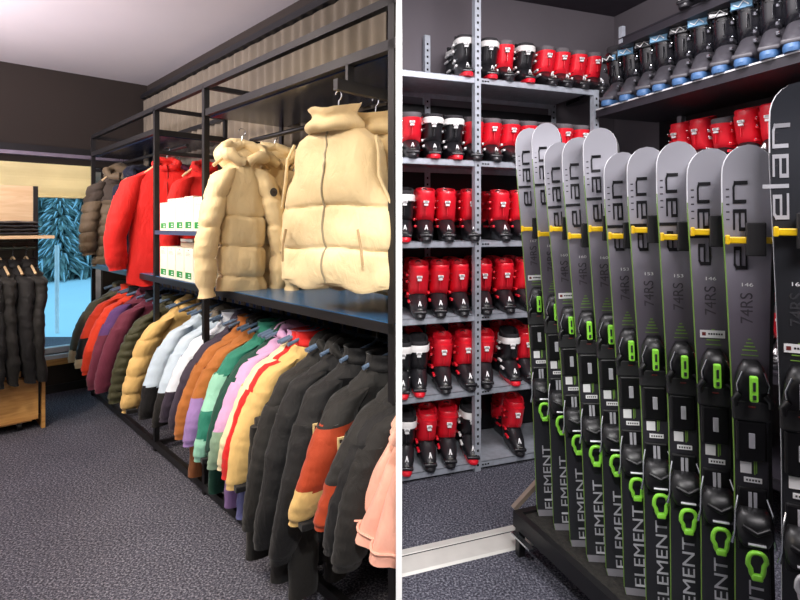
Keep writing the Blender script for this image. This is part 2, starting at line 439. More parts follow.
        for i in range(9):
            t = i/8; z = -.03 + h*t*1.15
            rr = ring(0, -.004, z, neck*(1.12+.06*math.sin(t*PI*2)) , .062*(1+.08*math.sin(t*PI*3)), 26, 2.2)
            if collar == 'tall': rr = [Vector((p.x*(1.12-.1*t)*(1+.10*math.sin(t*PI*2.5)), p.y*(1.35+.12*math.sin(t*PI*2.2)) - .015, p.z - .02 + .014*fbm(p, 16, seed) - .03*t*max(0, min(1, .5-p.y/.08)))) for p in rr]
            rg.append(rr)
        rg += [[Vector((p.x*.80, p.y*.76, p.z - .008)) for p in rg[-1]], [Vector((p.x*.78, p.y*.74, p.z-.05)) for p in rg[-1]]]
        mb.loft(rg, cm, True, True); mb.obj('collar', root, True, 70)
    if zipm:
        pts = []
        for i in range(28):
            z = -.03 - (L-.05)*i/27; j = min(range(len(prof)), key=lambda q: abs(prof[q][0]-z))
            yy = min(rings[j], key=lambda p: abs(p.x-lean*(-z)) + (10 if p.y > 0 else 0)).y
            pts.append((.003*math.sin(i)+lean*(-z), yy - .001, z))
        MB().tube(pts, .0042, zipm, 6).obj('zip', root, True)
    return root
def badge(root, x, y, z, sx, sz, m, ry=0, marks=None, rnd=False, rotz=0):
    best = None
    for c in root.children:
        if c.type == 'MESH' and c.name.split('.')[0] in ('sleeve', 'torso'):
            for v in c.data.vertices:
                if abs(v.co.x-x) < .02 and abs(v.co.z-z) < .02 and (best is None or v.co.y < best): best = v.co.y
    if best is not None: y = best - .001
    M = Matrix.Translation((x, y, z)) @ Matrix.Rotation(rotz, 4, 'Z') @ Matrix.Rotation(ry, 4, 'Y')
    mb = MB()
    if rnd: mb.prism([(sx/2*math.cos(2*PI*k/20), sz/2*math.sin(2*PI*k/20)) for k in range(20)], -.004, .004, m, 'y', M)
    else: mb.box((-sx/2, -.004, -sz/2), (sx/2, .004, sz/2), m, M, bev=.0015)
    if marks:
        for (a, b, c, d) in marks: mb.box((a*sx, -.0055, b*sz), (c*sx, -.0035, d*sz), MARK, M)
    return mb.obj('badge', root)
MARK = mat('dark_print', (60, 44, 34), .7)
HGW = mat('pale_beech', (218, 190, 146), .5)
HGB = mat('grey_blue_plastic', (96, 116, 142), .4)
def hanger_proto(name, m, w=.2):
    r = empty(name)
    mb = MB(); pts = [(x, 0, -.075 - (.045 if m == HGB else .105)*(abs(x)/w)**1.3 + (.012 if abs(x) < .02 else 0)) for x in [w*(k/8-1) for k in range(17)]]
    mb.tube(pts, [.006+.003*(abs(p[0])/w) for p in pts], m, 8).obj('hanger_arm', r, True)
    mb = MB(); pts = [(0, 0, -.07), (0, 0, -.03)] + [(.0, -.018*math.cos(a)+.0, -.013+.018*math.sin(a)+.008) for a in [PI*1.0*k/8 for k in range(0)]]
    pts = [(0, 0, -.072), (0, 0, -.042)] + [(.019*math.sin(a), 0, -.002+.0 + .019*-math.cos(a)*-1*1.0 - .0) for a in [PI*(.95 - 1.35*k/10) for k in range(11)]]
    mb.tube(pts, .0024, CHROME, 6).obj('hook', r, True)
    kids(r); return r
hw_p = hanger_proto('wooden_hanger', HGW, .15); hb_p = hanger_proto('plastic_hanger', HGB, .19)
USED = set()
def hang(proto, loc, rz, label, group):
    if proto.name not in USED:
        USED.add(proto.name); o = proto
    else: o = copy_tree(proto)
    o.location = loc; o.rotation_euler = (0, 0, rz); tag(o, label, 'hanger', group); return o
# orientation: local x -> v with local -y -> +u (front faces the viewer)
GV = math.atan2(VY, VX)             # local x -> v ; local y -> -u  (UX,UY)=(.68,-.73): local -y = (sin, -cos) = (.68,-.73) ok
GU = LROT                           # local x -> u ; local -y -> -v (aisle)

BEI = fabric('beige_nylon', (226, 204, 160), .6); BEI2 = fabric('dark_beige_nylon', (176, 150, 112), .6)
REDJ = fabric('red_softshell', (206, 28, 20)); BRN = fabric('olive_brown_nylon', (110, 94, 72), .6); BRND = fabric('dark_brown_yoke', (70, 60, 50), .7)
BLKF = fabric('black_fabric', (18, 18, 20), .7); BLKG = fabric('soft_black_fabric', (27, 26, 25), .7); PLUM = fabric('plum_fabric', (54, 46, 62)); MARO = fabric('maroon_fabric', (112, 46, 66))
ORR = fabric('orange_red_fabric', (222, 62, 32)); OLV = fabric('olive_green_nylon', (62, 62, 40), .6); OLG = fabric('grey_olive_fabric', (92, 90, 74)); VIO = fabric('violet_fabric', (96, 62, 118))
CRM = fabric('cream_fabric', (228, 212, 170)); LBL = fabric('pale_blue_fabric', (188, 206, 222)); WHB = fabric('white_blue_fabric', (214, 222, 234)); OCH = fabric('ochre_fabric', (166, 100, 44))
TEA = fabric('teal_fabric', (38, 118, 98)); MIN = fabric('mint_fabric', (140, 196, 172)); DGR = fabric('dark_green_fabric', (14, 62, 50)); LIL = fabric('lilac_fabric', (200, 156, 196)); SAG = fabric('sage_fabric', (132, 160, 136))
RED2 = fabric('bright_red_fabric', (206, 30, 28)); CAM = fabric('camel_fabric', (214, 178, 112)); RUS = fabric('rust_fabric', (160, 58, 26)); PIN = fabric('pink_fabric', (228, 168, 148)); LAV = fabric('lavender_fabric', (150, 120, 176)); RBR = fabric('rust_brown_fabric', (120, 72, 40))
GRB = fabric('grey_brown_fleece', (112, 104, 92)); PBL = fabric('periwinkle_fabric', (96, 100, 150))
NAV = fabric('navy_fabric', (30, 34, 52))
BDG = mat('black_rubber_badge', (62, 58, 54), .6); BDY = mat('pale_yellow_patch', (222, 196, 140), .6); ZIP = mat('grey_zip', (150, 138, 112), .5); ZIPR = mat('dark_red_zip', (140, 20, 16), .5)

# upper row
NK = -.105
def put(u, v, z, proto=hw_p, face='v', lab=None, grp=None):
    rz = GV if face == 'v' else GU
    hang(proto, Lp(u, v, z), rz, lab or 'pale wooden hanger hooked on the upper rail of the clothes rack', grp or 'wooden hangers on the upper rails'); return Lp(u, v, z + NK)
p = put(.17, .19, 2.0)
g = garment('puffer_jacket', GV-.35, p, .80, .20, .07, .62, [(.30, BRND), (1.1, BRN)], puff=.012, pitch=.085, label='olive brown puffer jacket with darker yoke at the far end of the upper rail', spread=.05, seed=1, cm=BRN, zipm=BRND)
p = put(1.24, .19, 1.985)
g = garment('shell_jacket', GV-.30, p, .84, .235, .085, .66, [(1.1, REDJ)], label='bright red hooded jacket facing the aisle on the upper rail', spread=.09, seed=2, wr=.007, zipm=ZIPR, hood_s=.75)
p = put(.86, .40, 1.97)
g = garment('shell_jacket', GV, p, .78, .20, .05, .66, [(1.1, MARO)], label='maroon jacket mostly hidden behind the bright red hooded jacket', seed=3, spread=.06)
p = put(1.42, .38, 1.965)
g = garment('shell_jacket', GV-.3, p, .76, .16, .05, .62, [(1.1, REDJ)], label='second red jacket hanging just behind the white boxes', spread=.07, seed=4, wr=.007, hood_s=.7)
for i, (u, v, c) in enumerate(((.38, .29, NAV),)):
    p = put(u, v, 1.985); garment('shell_jacket', GV, p, .66, .17, .045, .55, [(1.1, c)], label=('navy jacket hanging between the brown puffer and the red jacket', 'black jacket hanging beside the white boxes behind the red jackets')[i], seed=40+i, spread=.04)
# beige puffers
bl = ['beige hooded puffer jacket with round black sleeve badge, first after the white boxes', 'beige puffer jacket with round black badge showing right of the foremost one', 'beige puffer jacket half hidden behind the long vest', 'dark beige puffer jacket tucked at the back behind the other beige ones']
for i, (u, v, s, c) in enumerate(((2.61, .075, 1, BEI), (2.56, .29, 1, BEI), (2.80, .42, .9, BEI), (2.66, .48, .9, BEI2))):
    p = put(u, v, (1.92, 1.93, 1.93, 1.93)[i])
    p.z -= .0
    g = garment('puffer_jacket', GV-.22, p, .70, .108*s, .080*s, .64, [(1.1, c)], puff=.014, pitch=.15, label=bl[i], spread=.075, seed=10+i, cm=c, hood_s=.95, wr=.013, sleeves=(-1, 1))
    if i in (0, 1): badge(g, .132, -.108, -.20, .036, .044, BDG, rnd=True, marks=[(-.2, -.1, .2, .1)])
# vests
vl = ['thick cream beige quilted vest with tall collar, foremost on the front-facing arm', 'beige vest hanging directly behind the foremost quilted vest', 'darker beige vest, rearmost of the three on the front-facing arm']
for i, (u, v, c) in enumerate(((3.56, -.02, BEI), (3.58, .14, BEI), (3.56, .29, BEI2))):
    p = put(u, v, 1.925, hw_p, 'u'); p.z = 1.835
    g = garment('quilted_vest', GU+.22, p, .61 + .02*i, .255, .075, None, [(1.1, c)], puff=.015, pitch=.15, label=vl[i], cat='vest', sleeves=(), collar='tall', seed=20+i, wr=.012, zipm=ZIP, neck=.080)
    for sd in (-1, 1):
        mb = MB(); mb.tube([(sd*.195, -.03, -.08), (sd*.218, -.045, -.14), (sd*.222, -.05, -.22), (sd*.262, -.03, -.32)], .006, BEI, 8)
        mb.obj('armhole_trim', g, True)
        mb = MB(); mb.tube([(sd*.17, -.098, -.40), (sd*.185, -.10, -.46), (sd*.19, -.096, -.52)], .005, BEI2, 6)
        mb.obj('pocket_seam', g, True)
# lower row: (px of sleeve hem, py of sleeve hem, name, torso zones, sleeve zones, puff, collar, label)
LOW = [
 (80, 362, 'parka', [(.78, OLG), (1.1, CRM)], None, 0, 'hood', OLG, 'grey olive parka with cream hem, at the window end of the lower rail'),
 (87, 368, 'ski_jacket', [(.5, ORR), (.8, BLKF), (1.1, CRM)], [(.55, ORR), (.8, BLKF), (1.1, CRM)], 0, 'stand', ORR, 'orange-red jacket with black and cream lower blocks near the window'),
 (94, 375, 'ski_jacket', [(1.1, ORR)], None, 0, 'stand', BLKF, 'plain orange-red jacket beside the maroon ones'),
 (100, 390, 'parka', [(.45, MARO), (1.1, MARO)], [(.4, VIO), (1.1, MARO)], 0, 'hood', MARO, 'maroon parka with violet upper sleeve'),
 (109, 393, 'parka', [(1.1, MARO)], None, 0, 'stand', BLKF, 'plain maroon parka in front of the violet-sleeved one'),
 (124, 403, 'puffer_jacket', [(1.1, OLV)], None, .008, 'stand', OLV, 'olive green narrow-quilted puffer jacket on the lower rail'),
 (136, 411, 'puffer_jacket', [(1.1, CAM)], None, .012, 'hood', CAM, 'sand beige hooded puffer jacket on the lower rail beside the pale blue one'),
 (156, 418, 'ski_jacket', [(.62, LBL), (1.1, BLKF)], [(.62, LBL), (1.1, BLKF)], 0, 'hood', GRB, 'pale blue jacket with black lower half'),
 (169, 425, 'ski_jacket', [(.60, LBL), (1.1, BLKG)], None, 0, 'hood', GRB, 'second pale blue and black jacket, next to the whitish blue one'),
 (179, 421, 'ski_jacket', [(.58, WHB), (1.1, PLUM)], [(.60, WHB), (1.1, PLUM)], 0, 'stand', WHB, 'whitish blue jacket with dark plum lower part'),
 (188, 430, 'ski_jacket', [(1.1, PLUM)], None, 0, 'hood', PLUM, 'dark plum jacket between the whitish blue and ochre ones'),
 (194, 438, 'ski_jacket', [(1.1, OCH)], None, 0, 'stand', OCH, 'ochre brown jacket with black stitched marks'),
 (203, 445, 'ski_jacket', [(.55, OCH), (1.1, LAV)], None, 0, 'hood', BLKF, 'ochre jacket with lavender lower half'),
 (213, 458, 'ski_jacket', [(.30, TEA), (.55, MIN), (.75, TEA), (1.1, MIN)], None, 0, 'stand', TEA, 'teal and mint colour-block jacket with small patch'),
 (226, 452, 'ski_jacket', [(1.1, DGR)], None, 0, 'hood', DGR, 'dark green jacket between the teal and lilac ones'),
 (229, 468, 'ski_jacket', [(.62, LIL), (1.1, SAG)], None, 0, 'hood', LIL, 'lilac jacket with sage green lower half'),
 (241, 470, 'ski_jacket', [(1.1, CRM)], None, 0, 'stand', LIL, 'cream jacket with lilac collar beside the lilac and sage one'),
 (245, 478, 'ski_jacket', [(1.1, RED2)], None, 0, 'stand', RED2, 'bright red jacket on the lower rail behind the camel one'),
 (250, 486, 'ski_jacket', [(1.1, CAM)], None, 0, 'stand', RED2, 'camel jacket with red collar and round black sleeve badge'),
 (268, 525, 'ski_jacket', [(1.1, BLKG)], None, .004, 'hood', BLKG, 'black hooded jacket with white hang tag'),
 (282, 545, 'parka', [(1.1, BLKF)], None, 0, 'hood', BLKG, 'long black parka, second black garment after the camel jacket'),
 (300, 560, 'parka', [(1.1, BLKF)], None, 0, 'stand', BLKF, 'black parka just behind the rust and cream jacket'),
 (324, 520, 'ski_jacket', [(.34, BLKG), (.68, RUS), (1.1, CAM)], None, 0, 'stand', BLKF, 'black, rust and cream colour-block jacket with yellow patch'),
 (354, 520, 'ski_jacket', [(.62, BLKG), (1.1, RUS)], None, 0, 'hood', BLKF, 'black and rust jacket with second yellow patch, directly before the black coats'),
 (364, 545, 'parka', [(1.1, BLKF)], None, 0, 'hood', BLKG, 'black hooded coat nearest the near post'),
 (374, 560, 'parka', [(1.1, BLKG)], None, 0, 'stand', BLKF, 'soft black coat closest to the pink jackets'),
]
HL1 = 'grey-blue plastic hanger on the lower rail under the middle shelf'; HG1 = 'grey-blue plastic hangers on the lower rail'
badges = {}
for i, (s, yb, nm, zo, szo, pf, cl, cm, lab) in enumerate(LOW):
    k = (s+2-CX)/F; vs_ = -.11
    u = (2.63 - VX*vs_ + k*(4.6 + VY*vs_))/(UX - UY*k)
    d = 4.6 + UY*u + VY*vs_
    zb = EYE - (yb-HY)/F*d
    L = .93 - zb + .02
    vc = .20 if u < 3.0 else .20 - .05*(u-3.0)
    hang(hb_p, Lp(u, .25, 1.04), GV + random.uniform(-.06, .06), HL1, HG1)
    loc = Lp(u, vc, .935)
    g = garment(nm, GV - .18 + random.uniform(-.05, .03), loc, min(L+.03, .80), .19, .055 if not pf else .06, L-.10, zo, szo, puff=pf, pitch=.055 if pf == .008 else .11,
                collar=cl, cm=cm, label=lab, seed=50+i, spread=.07, wr=.009, hood_s=.62, spl=.17, straight=True, cuffm=(BLKF if zo[-1][1] in (CAM, MIN) else None))
    badges[lab[:14]] = g
    if 'camel jacket with red' in lab: badge(g, -.22, -.115, -.24, .036, .04, BDG, rnd=True)
    if 'rust and cream' in lab or 'black and rust' in lab: badge(g, -.235, -.115, -.235, .042, .046, BDY, marks=[(-.35, .1, -.1, .35), (0, .1, .3, .35), (-.3, -.35, .3, -.1)])
    if 'teal and' in lab: badge(g, -.27, -.12, -.28, .036, .05, CRM, marks=[(-.3, -.1, .3, .4), (-.3, -.4, .3, -.25)])
    if 'hang tag' in lab or 'bright red' in lab: badge(g, -.20, -.12, -.33, .035, .06, WHITE, ry=.2)
    if 'ochre brown' in lab:
        for q in range(4): badge(g, -.21-.006*q, -.112, -.17-.033*q, .008, .022, BLKF, ry=.3)
# extra empty hangers on the lower rail (ends of hangers between garments)
for i in range(16):
    u = .15 + 3.1*i/15 + random.uniform(-.03, .03)
    hang(hb_p, Lp(u, .25, 1.04), GV + random.uniform(-.12, .12), HL1, HG1)
# garments hanging low, in the bottom of bay three
for (px_, yt, yb, c, lab, nm) in ((212, 450, 500, RBR, 'rust brown ski trousers hanging below the mint jacket', 'ski_trousers'), (232, 455, 505, DGR, 'dark green ski trousers hanging low beside the rust brown pair', 'ski_trousers'),
                                  (249, 450, 532, LAV, 'lavender ski trousers hanging low under the camel sleeve', 'ski_trousers'), (262, 460, 520, PBL, 'periwinkle blue ski trousers behind the lavender pair', 'ski_trousers'),
                                  (275, 440, 560, BLKG, 'black ski trousers hanging low beside the periwinkle pair', 'ski_trousers'), (300, 440, 575, BLKF, 'long black ski trousers hanging low in the shadow', 'ski_trousers'), (318, 440, 590, BLKG, 'soft black ski trousers nearest the floor rail end', 'ski_trousers')):
    k = (px_-CX)/F; vv = .08 if px_ < 270 else -.03
    u = (2.63 - VX*vv + k*(4.6 + VY*vv))/(UX - UY*k); d = 4.6 + UY*u + VY*vv
    z0 = max(.09, EYE - (yb-HY)/F*d); z1 = .62
    r = empty(nm, Lp(u, vv, z1), GV, lab, 'trousers')
    for sd in (-1, 1):
        rg = []
        for i in range(15):
            t = i/14; w = .085 - .008*t; rr = ring(sd*(.045+.03*t), .01*math.sin(t*5), -(z1-z0)*t, w*(.6 if sd > 0 else .75), .035, 18, 2.3)
            rr = [p + Vector((.008*fbm(p, 14, px_), .008*fbm(p, 17, px_+2), 0)) for p in rr]; rg.append(rr)
        MB().loft(rg, c).obj('trouser_leg', r, True, 60)
    MB().box((-.085, -.028, -.01), (.085, .028, .03), c, bev=.008).obj('waistband', r)
# pink kids' jackets beside the near end
for i, (x0, x1, yb) in enumerate(((344, 372, 530), (354, 384, 548), (368, 398, 566))):
    d = (1.62, 1.54, 1.46)[i]
    lab = ('small pink jacket furthest back of the pink trio by the white divider', 'middle small pink jacket of the pink trio', 'foremost small pink jacket of the pink trio by the white divider')[i]
    r = empty('child_jacket', pix(412, 404 + 6*i, d+.04), 0, lab, 'jacket', 'small pink jackets at the near end of the rack')
    Z = r.location.z; rings = []
    zb = EYE - (yb-HY)/F*d
    for j in range(19):
        t = j/18; z = (zb - Z)*t
        xa = ((412-CX)/F*d + ((x0-412)/F*d)*t**.95) - r.location.x; xb = .03
        cxm = (xa+xb)/2; rr = ring(cxm, 0, z, max((xb-xa)/2, .035), .034+.012*t, 26, 2.8)
        rr = [Vector((p.x + .004*fbm(p, 15, i), p.y + .008*math.sin(p.x*60+z*9+i) + .007*fbm(p, 10, i+4), p.z + (t**3)*(-.12*(p.x-xa)))) for p in rr]
        rings.append(rr)
    MB().loft(rings, PIN).obj('jacket_body', r, True, 60)
    rr = rings[-2]; 
    pts = [Vector((p.x, p.y*1.06, p.z+.012)) for p in rr]
    MB().tube(pts, .0045, PIN, 6, close=True).obj('hem_band', r, True)
    MB().tube([(-.05, -.03, -.06), (-.02, -.045, -.02), (.02, -.03, .01)], [.018, .026, .02], PIN, 10).obj('collar', r, True)
# boxes in bay two
BXW = mat('white_cardboard', (232, 226, 208), .7, var=.03); GRN = mat('green_label_ink', (30, 140, 62), .6); INK = mat('grey_print_ink', (120, 120, 112), .7)
BOXP = {}
def carton(u, v, z, w, dp, h, lab, rz=0):
    r = empty('goggle_box', Lp(u, v, z), LROT+rz, lab, 'box', 'white boxes on the rack shelves')
    MB().box((-w/2, 0, 0), (w/2, dp, h), BXW, bev=.002).obj('carton', r)
    mb = MB().box((-w*.34, -.0015, h*.08), (w*.34, .0005, h*.27), GRN); mb.box((.0, -.002, h*.12), (w*.26, 0, h*.15), WHITE); mb.box((.0, -.002, h*.19), (w*.2, 0, h*.215), WHITE); mb.obj('green_label', r)
    mb = MB()
    for q in range(3): mb.box((-w*.3, -.001, h*(.86-.04*q)), (w*(.1+.08*q), .0005, h*(.87-.04*q)), INK)
    mb.box((-w*.05, -.001, h*.93), (w*.05, .0005, h*.96), INK); mb.obj('printed_text', r)
on = ['first', 'second', 'third', 'fourth', 'fifth']
for i in range(5): carton(1.66+.133*i, .02, 1.415, .125, .2, (.175, .195, .195, .2, .19)[i], 'white box with green label, %s from the left on the upper box shelf' % on[i])
for i in range(5): carton(1.66+.133*i, .02, 1.124, .125, .2, .19, 'white box with green label, %s from the left on the middle shelf below' % on[i])
r = empty('flat_box', Lp(1.98, .10, 1.314), LROT+.1, 'brownish flat box lying on top of the lower white boxes', 'box'); MB().box((-.16, -.02, .001), (.16, .1, .03), mat('brown_cardboard', (150, 132, 112), .8), bev=.002).obj('carton', r)
r = empty('flat_box', Lp(1.85, .12, 1.346), LROT-.05, 'thin white lid on top of the brownish flat box', 'box'); MB().box((-.11, -.03, 0), (.11, .06, .018), BXW, bev=.002).obj('carton', r)

# ================================================================== LEFT: black clothes unit with wooden cabinet
CB = empty('display_unit', Lp(.58, -.42, 0), LROT, 'freestanding display unit with black and beige back panel and pale shelf', 'display unit')
VL = -1.75
BPAN = wood('light_birch', (208, 176, 134), (222, 194, 154))
MB().box((-.27, VL, 1.385), (-.25, -.045, 1.74), BPAN).obj('beige_panel', CB)
MB().box((-.27, VL, .38), (-.25, -.045, 1.385), BLKD).obj('black_panel', CB)
MB().box((-.275, -.045, .1), (-.235, -.015, 1.74), BLK).obj('upright', CB)
sh = MB().box((-.25, VL, 1.355), (.10, .03, 1.375), BPAN).obj('pale_shelf', CB)
MB().box((-.25, VL, 1.30), (-.21, -.03, 1.325), mat('grey_slat', (70, 66, 66), .5)).obj('slat', CB)
MB().tube([(-.10, VL, 1.285), (-.10, -.05, 1.285)], .0125, mat('grey_green_metal', (86, 100, 90), .35, .6), 10).obj('hanging_rail', CB, True)
for v in (-.1, -1.0): MB().box((-.25, v-.01, 1.275), (-.10, v+.01, 1.293), BLK).obj('rail_bracket', CB)
W2 = empty('wooden_crate', Lp(.60, -.42, 0), LROT, 'honey oak rolling cabinet under the black garments', 'cabinet')
MB().box((-.45, VL, .06), (-.02, -.09, .42), OAK).obj('carcass', W2)
MB().box((-.02, VL, .075), (0, -.055, .37), OAK).obj('front_panel', W2)
MB().box((-.02, VL, .39), (.0, -.07, .43), OAK).obj('top_board', W2)
MB().box((-.45, -.035, .0), (0.0, -.012, .43), OAK).obj('side_board', W2)
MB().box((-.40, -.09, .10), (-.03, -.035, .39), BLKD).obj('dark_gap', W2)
for (a, b) in ((-.06, -.16), (-.36, -.16), (-.06, -1.2), (-.36, -1.2)):
    w = MB().tube([(a, b-.012, .03), (a, b+.012, .03)], .03, BLKD, 16).obj('caster', W2, True); MB().box((a-.015, b-.018, .045), (a+.015, b+.018, .062), CHROME).obj('caster_fork', w)
# folded black clothes
for i, (v, n_, w) in enumerate(((-.20, 4, .16), (-.62, 4, .16), (-1.04, 4, .16))):
    for j in range(n_):
        z = 1.376 + .026*j
        r = empty('folded_garment', Lp(.50, v-.42+.02 - .01*(j % 2), z), LROT+.03*(j-1), 'folded black garment, %s from the bottom in the %s stack on the pale shelf' % (on[j], ('right-hand', 'middle', 'left-hand')[i]), 'folded clothes', 'folded black clothes on the pale shelf')
        rg = []
        for q in range(12):
            t = q/11; rr = ring(0, (t-.5)*2*w, 0, 1, 1, 16, 2.6)
            e = (1-abs(2*t-1)**6)**.5*.012 + .001
            rr = [Vector((-.06 + .115*math.cos(2*PI*a/16), (t-.5)*2*w + .004*math.sin(a+j), .0125 + e*math.sin(2*PI*a/16) + .002*math.sin(q*1.3+j*2))) for a in range(16)]
            rg.append(rr)
        MB().loft(rg, BLKG if j % 2 else BLKF).obj('folded_cloth', r, True, 60)
# black garments on wooden hangers (edge-on)
GB = ['first', 'second', 'third', 'fourth', 'fifth', 'sixth', 'seventh', 'eighth', 'ninth', 'tenth']
for i in range(10):
    v = -.13 - .078*i
    lc = Lp(.48, v-.42+.02, 1.285)
    hang(hw_p, lc, LROT+.25, 'pale wooden hanger on the rail of the display unit', 'wooden hangers on the display unit rail')
    g = garment('black_jacket', LROT+.42+.05*math.sin(i*2), lc + Vector((0, 0, -.11)), .80 - .01*(i % 3), .17, .036, .74, [(1.1, BLKF if i % 2 else BLKG)],
                collar='stand', label='black jacket on the display unit rail, %s from the window' % GB[i], seed=90+i, spread=.05, wr=.014, group='black jackets on the display unit')
# ================================================================== OUTDOORS
SNOW = mat('snow', (190, 226, 240), .9, var=.05, vscale=.4, bump=.3, bscale=3)
o = MB().box((-22, 4.95, -.9), (4, 40, -.35), SNOW)
mb = MB(); vs = []; fs = []; nx, ny = 40, 40
for j in range(ny+1):
    for i in range(nx+1):
        x = -32 + 34*i/nx; y = 5.6 + 34*j/ny + max(0, -(x+3)*0)
        vs.append((x, y, -.25 + .052*(y-5.6) + .12*noise.noise(Vector((x*.22, y*.22, 0)))))
for j in range(ny):
    for i in range(nx): fs.append((j*(nx+1)+i, j*(nx+1)+i+1, (j+1)*(nx+1)+i+1, (j+1)*(nx+1)+i))
mb.add(vs, fs, SNOW); gs = mb.obj('snow_ground', None, True); tag(gs, kind='structure')
NEED = mat('frosty_spruce_needles', (112, 138, 136), .9, var=.55, vscale=5); TRK = mat('spruce_bark', (70, 60, 60), .9)
def spruce(x, y, h, seed, lab):
    r = empty('spruce_tree', (x, y, -.25+.052*(y-5.6)), seed, lab, 'tree', 'spruces outside the window')
    MB().tube([(0,0,-.4), (0,0,h*.97)], [.14, .02], TRK, 8).obj('trunk', r, True)
    mb = MB(); ms = MB(); rnd = random.Random(seed)
    z = .35
    while z < h:
        rad = (h-z)/h*h*.24 + .05; nb = max(9, int(30*(1-z/h)+12))
        for k in range(nb):
            a = 2*PI*k/nb + rnd.uniform(-.3, .3); R_ = rad*rnd.uniform(.75, 1.1); dz = -R_*rnd.uniform(.25, .5)
            c, s = math.cos(a), math.sin(a); w = .05*R_+.03
            P0 = Vector((0, 0, z)); P1 = Vector((R_*.55*c, R_*.55*s, z+dz*.3)); P2 = Vector((R_*c, R_*s, z+dz))
            sd = Vector((-s, c, 0))*w
            vs = [P0+sd*.3, P1+sd, P2, P1-sd, P0-sd*.3, P1+Vector((0,0,-w*.8)), P0+Vector((0,0,.05)), P1+Vector((0,0,.05))]
            mb.add(vs, [(0,1,7,6),(6,7,3,4),(1,2,7),(7,2,3),(0,5,1),(1,5,2),(2,5,3),(3,5,4),(4,5,0)], NEED)
            if rnd.random() < .45:
                up = Vector((0,0,.03)); mid = (P1+P2)/2
                ms.add([P1+sd*.5+up+Vector((0,0,.03)), P2+up, P1-sd*.5+up+Vector((0,0,.03)), mid+Vector((0,0,.09))], [(0,1,3),(1,2,3),(2,0,3),(0,2,1)], SNOW)
        z += max(.08, .13*(1-z/h))
    mb.obj('foliage', r); ms.obj('snow_load', r)
TL = ['tall snowy spruce seen behind the right edge of the window', 'frosted spruce in the middle of the window view', 'snowy spruce just right of the display unit', 'spruce further back between the window trees', 'dense spruce furthest back outside', 'spruce behind the brown puffer jacket', 'short spruce behind the window centre', 'spruce partly hidden by the display unit']
for i, (px_, d, h) in enumerate(((84, 14, 6.5), (66, 16, 7.5), (44, 13.5, 6.3), (56, 20, 8.5), (75, 22, 9), (98, 17, 8), (60, 13, 3.2), (28, 18, 8))):
    spruce((px_-CX)/F*d, d, h, i+3, TL[i])
r = empty('marker_pole', (-(343/540)*8, 8, -.6), 0, 'white pole standing in the snow outside the window', 'pole'); MB().tube([(0,0,0),(0,0,1.75)], .03, WHITE, 10).obj('pole_shaft', r, True)

# ================================================================== RIGHT: boot shelving
ZS = [.05, .48, .92, 1.355, 1.83, 2.32]      # shelf tops (bottom to top)
SA = empty('boot_shelving', Ap(0, 0, 0), RROT, 'galvanised metal shelving full of red ski boots along the back wall', 'shelving')
def perf_post(x, y, z0, z1, parent, nm='upright'):
    mb = MB(); mb.box((x-.02, y-.002, z0), (x+.02, y, z1), STEEL); mb.box((x-.02, y-.002, z0), (x-.018, y+.035, z1), STEEL)
    z = z0+.03
    while z < z1-.03:
        mb.box((x-.006, y-.0032, z), (x+.006, y-.0015, z+.014), HOLE); z += .042
    return mb.obj(nm, parent)
def shelfpan(parent, x0, x1, dp, zt, m=None, lip=.035, nm='shelf', y0=.006):
    m = m or STEEL; mb = MB()
    mb.box((x0, y0, zt-.004), (x1, dp, zt), m); mb.box((x0, y0, zt-lip), (x1, y0+.004, zt), m); mb.box((x0, dp-.004, zt-lip), (x1, dp, zt), m)
    mb.box((x0, y0, zt-lip), (x1, y0+.014, zt-lip+.003), m)
    return mb.obj(nm, parent)
PX = -.06
for zt in ZS:
    zt_ = zt
    shelfpan(SA, -.62, PX-.0, .45, zt_); o_ = shelfpan(SA, PX, .80, .45, zt_)
    mb = MB()
    for q in (2, 3, 4): mb.box((PX+.018*q-.006, .0035, zt-.022), (PX+.018*q+.006, .0058, zt-.014), HOLE)
    mb2 = bmesh.new(); mb2.from_mesh(o_.data); nf = len(mb2.faces); me_ = mb.mesh('slots'); mb2.from_mesh(me_); mb2.faces.ensure_lookup_table()
    o_.data.materials.append(HOLE)
    for f in mb2.faces[nf:]: f.material_index = 1
    mb2.to_mesh(o_.data); mb2.free(); bpy.data.meshes.remove(me_)
perf_post(PX, .002, 0, 2.98, SA); perf_post(.80, .002, 0, 2.32, SA); perf_post(PX-.13, .45, 0, 2.70, SA, 'rear_upright'); perf_post(.80, .45, 0, 2.60, SA, 'rear_upright')
mb = MB().box((-.6, .452, .03), (.82, .456, 2.24), BLKD); mb.obj('shade_sheet', SA)  # dark sheet added as the shade inside the shelving
mb = MB().tube([(-.6, .43, 2.08), (-.19, .43, 2.08)], .012, mat('dull_grey_bar', (90, 86, 92), .6), 8); mb.tube([(-.19, .43, 2.12), (-.19, .43, 2.02)], .014, mat('dull_grey_bar', (0,0,0)), 8); mb.obj('rear_brace', SA, True)
SB = empty('dark_shelving', Bp(0, 0, 0), math.atan2(-by, -bx), 'dark metal shelving on the right wall carrying black and blue ski boots', 'shelving')
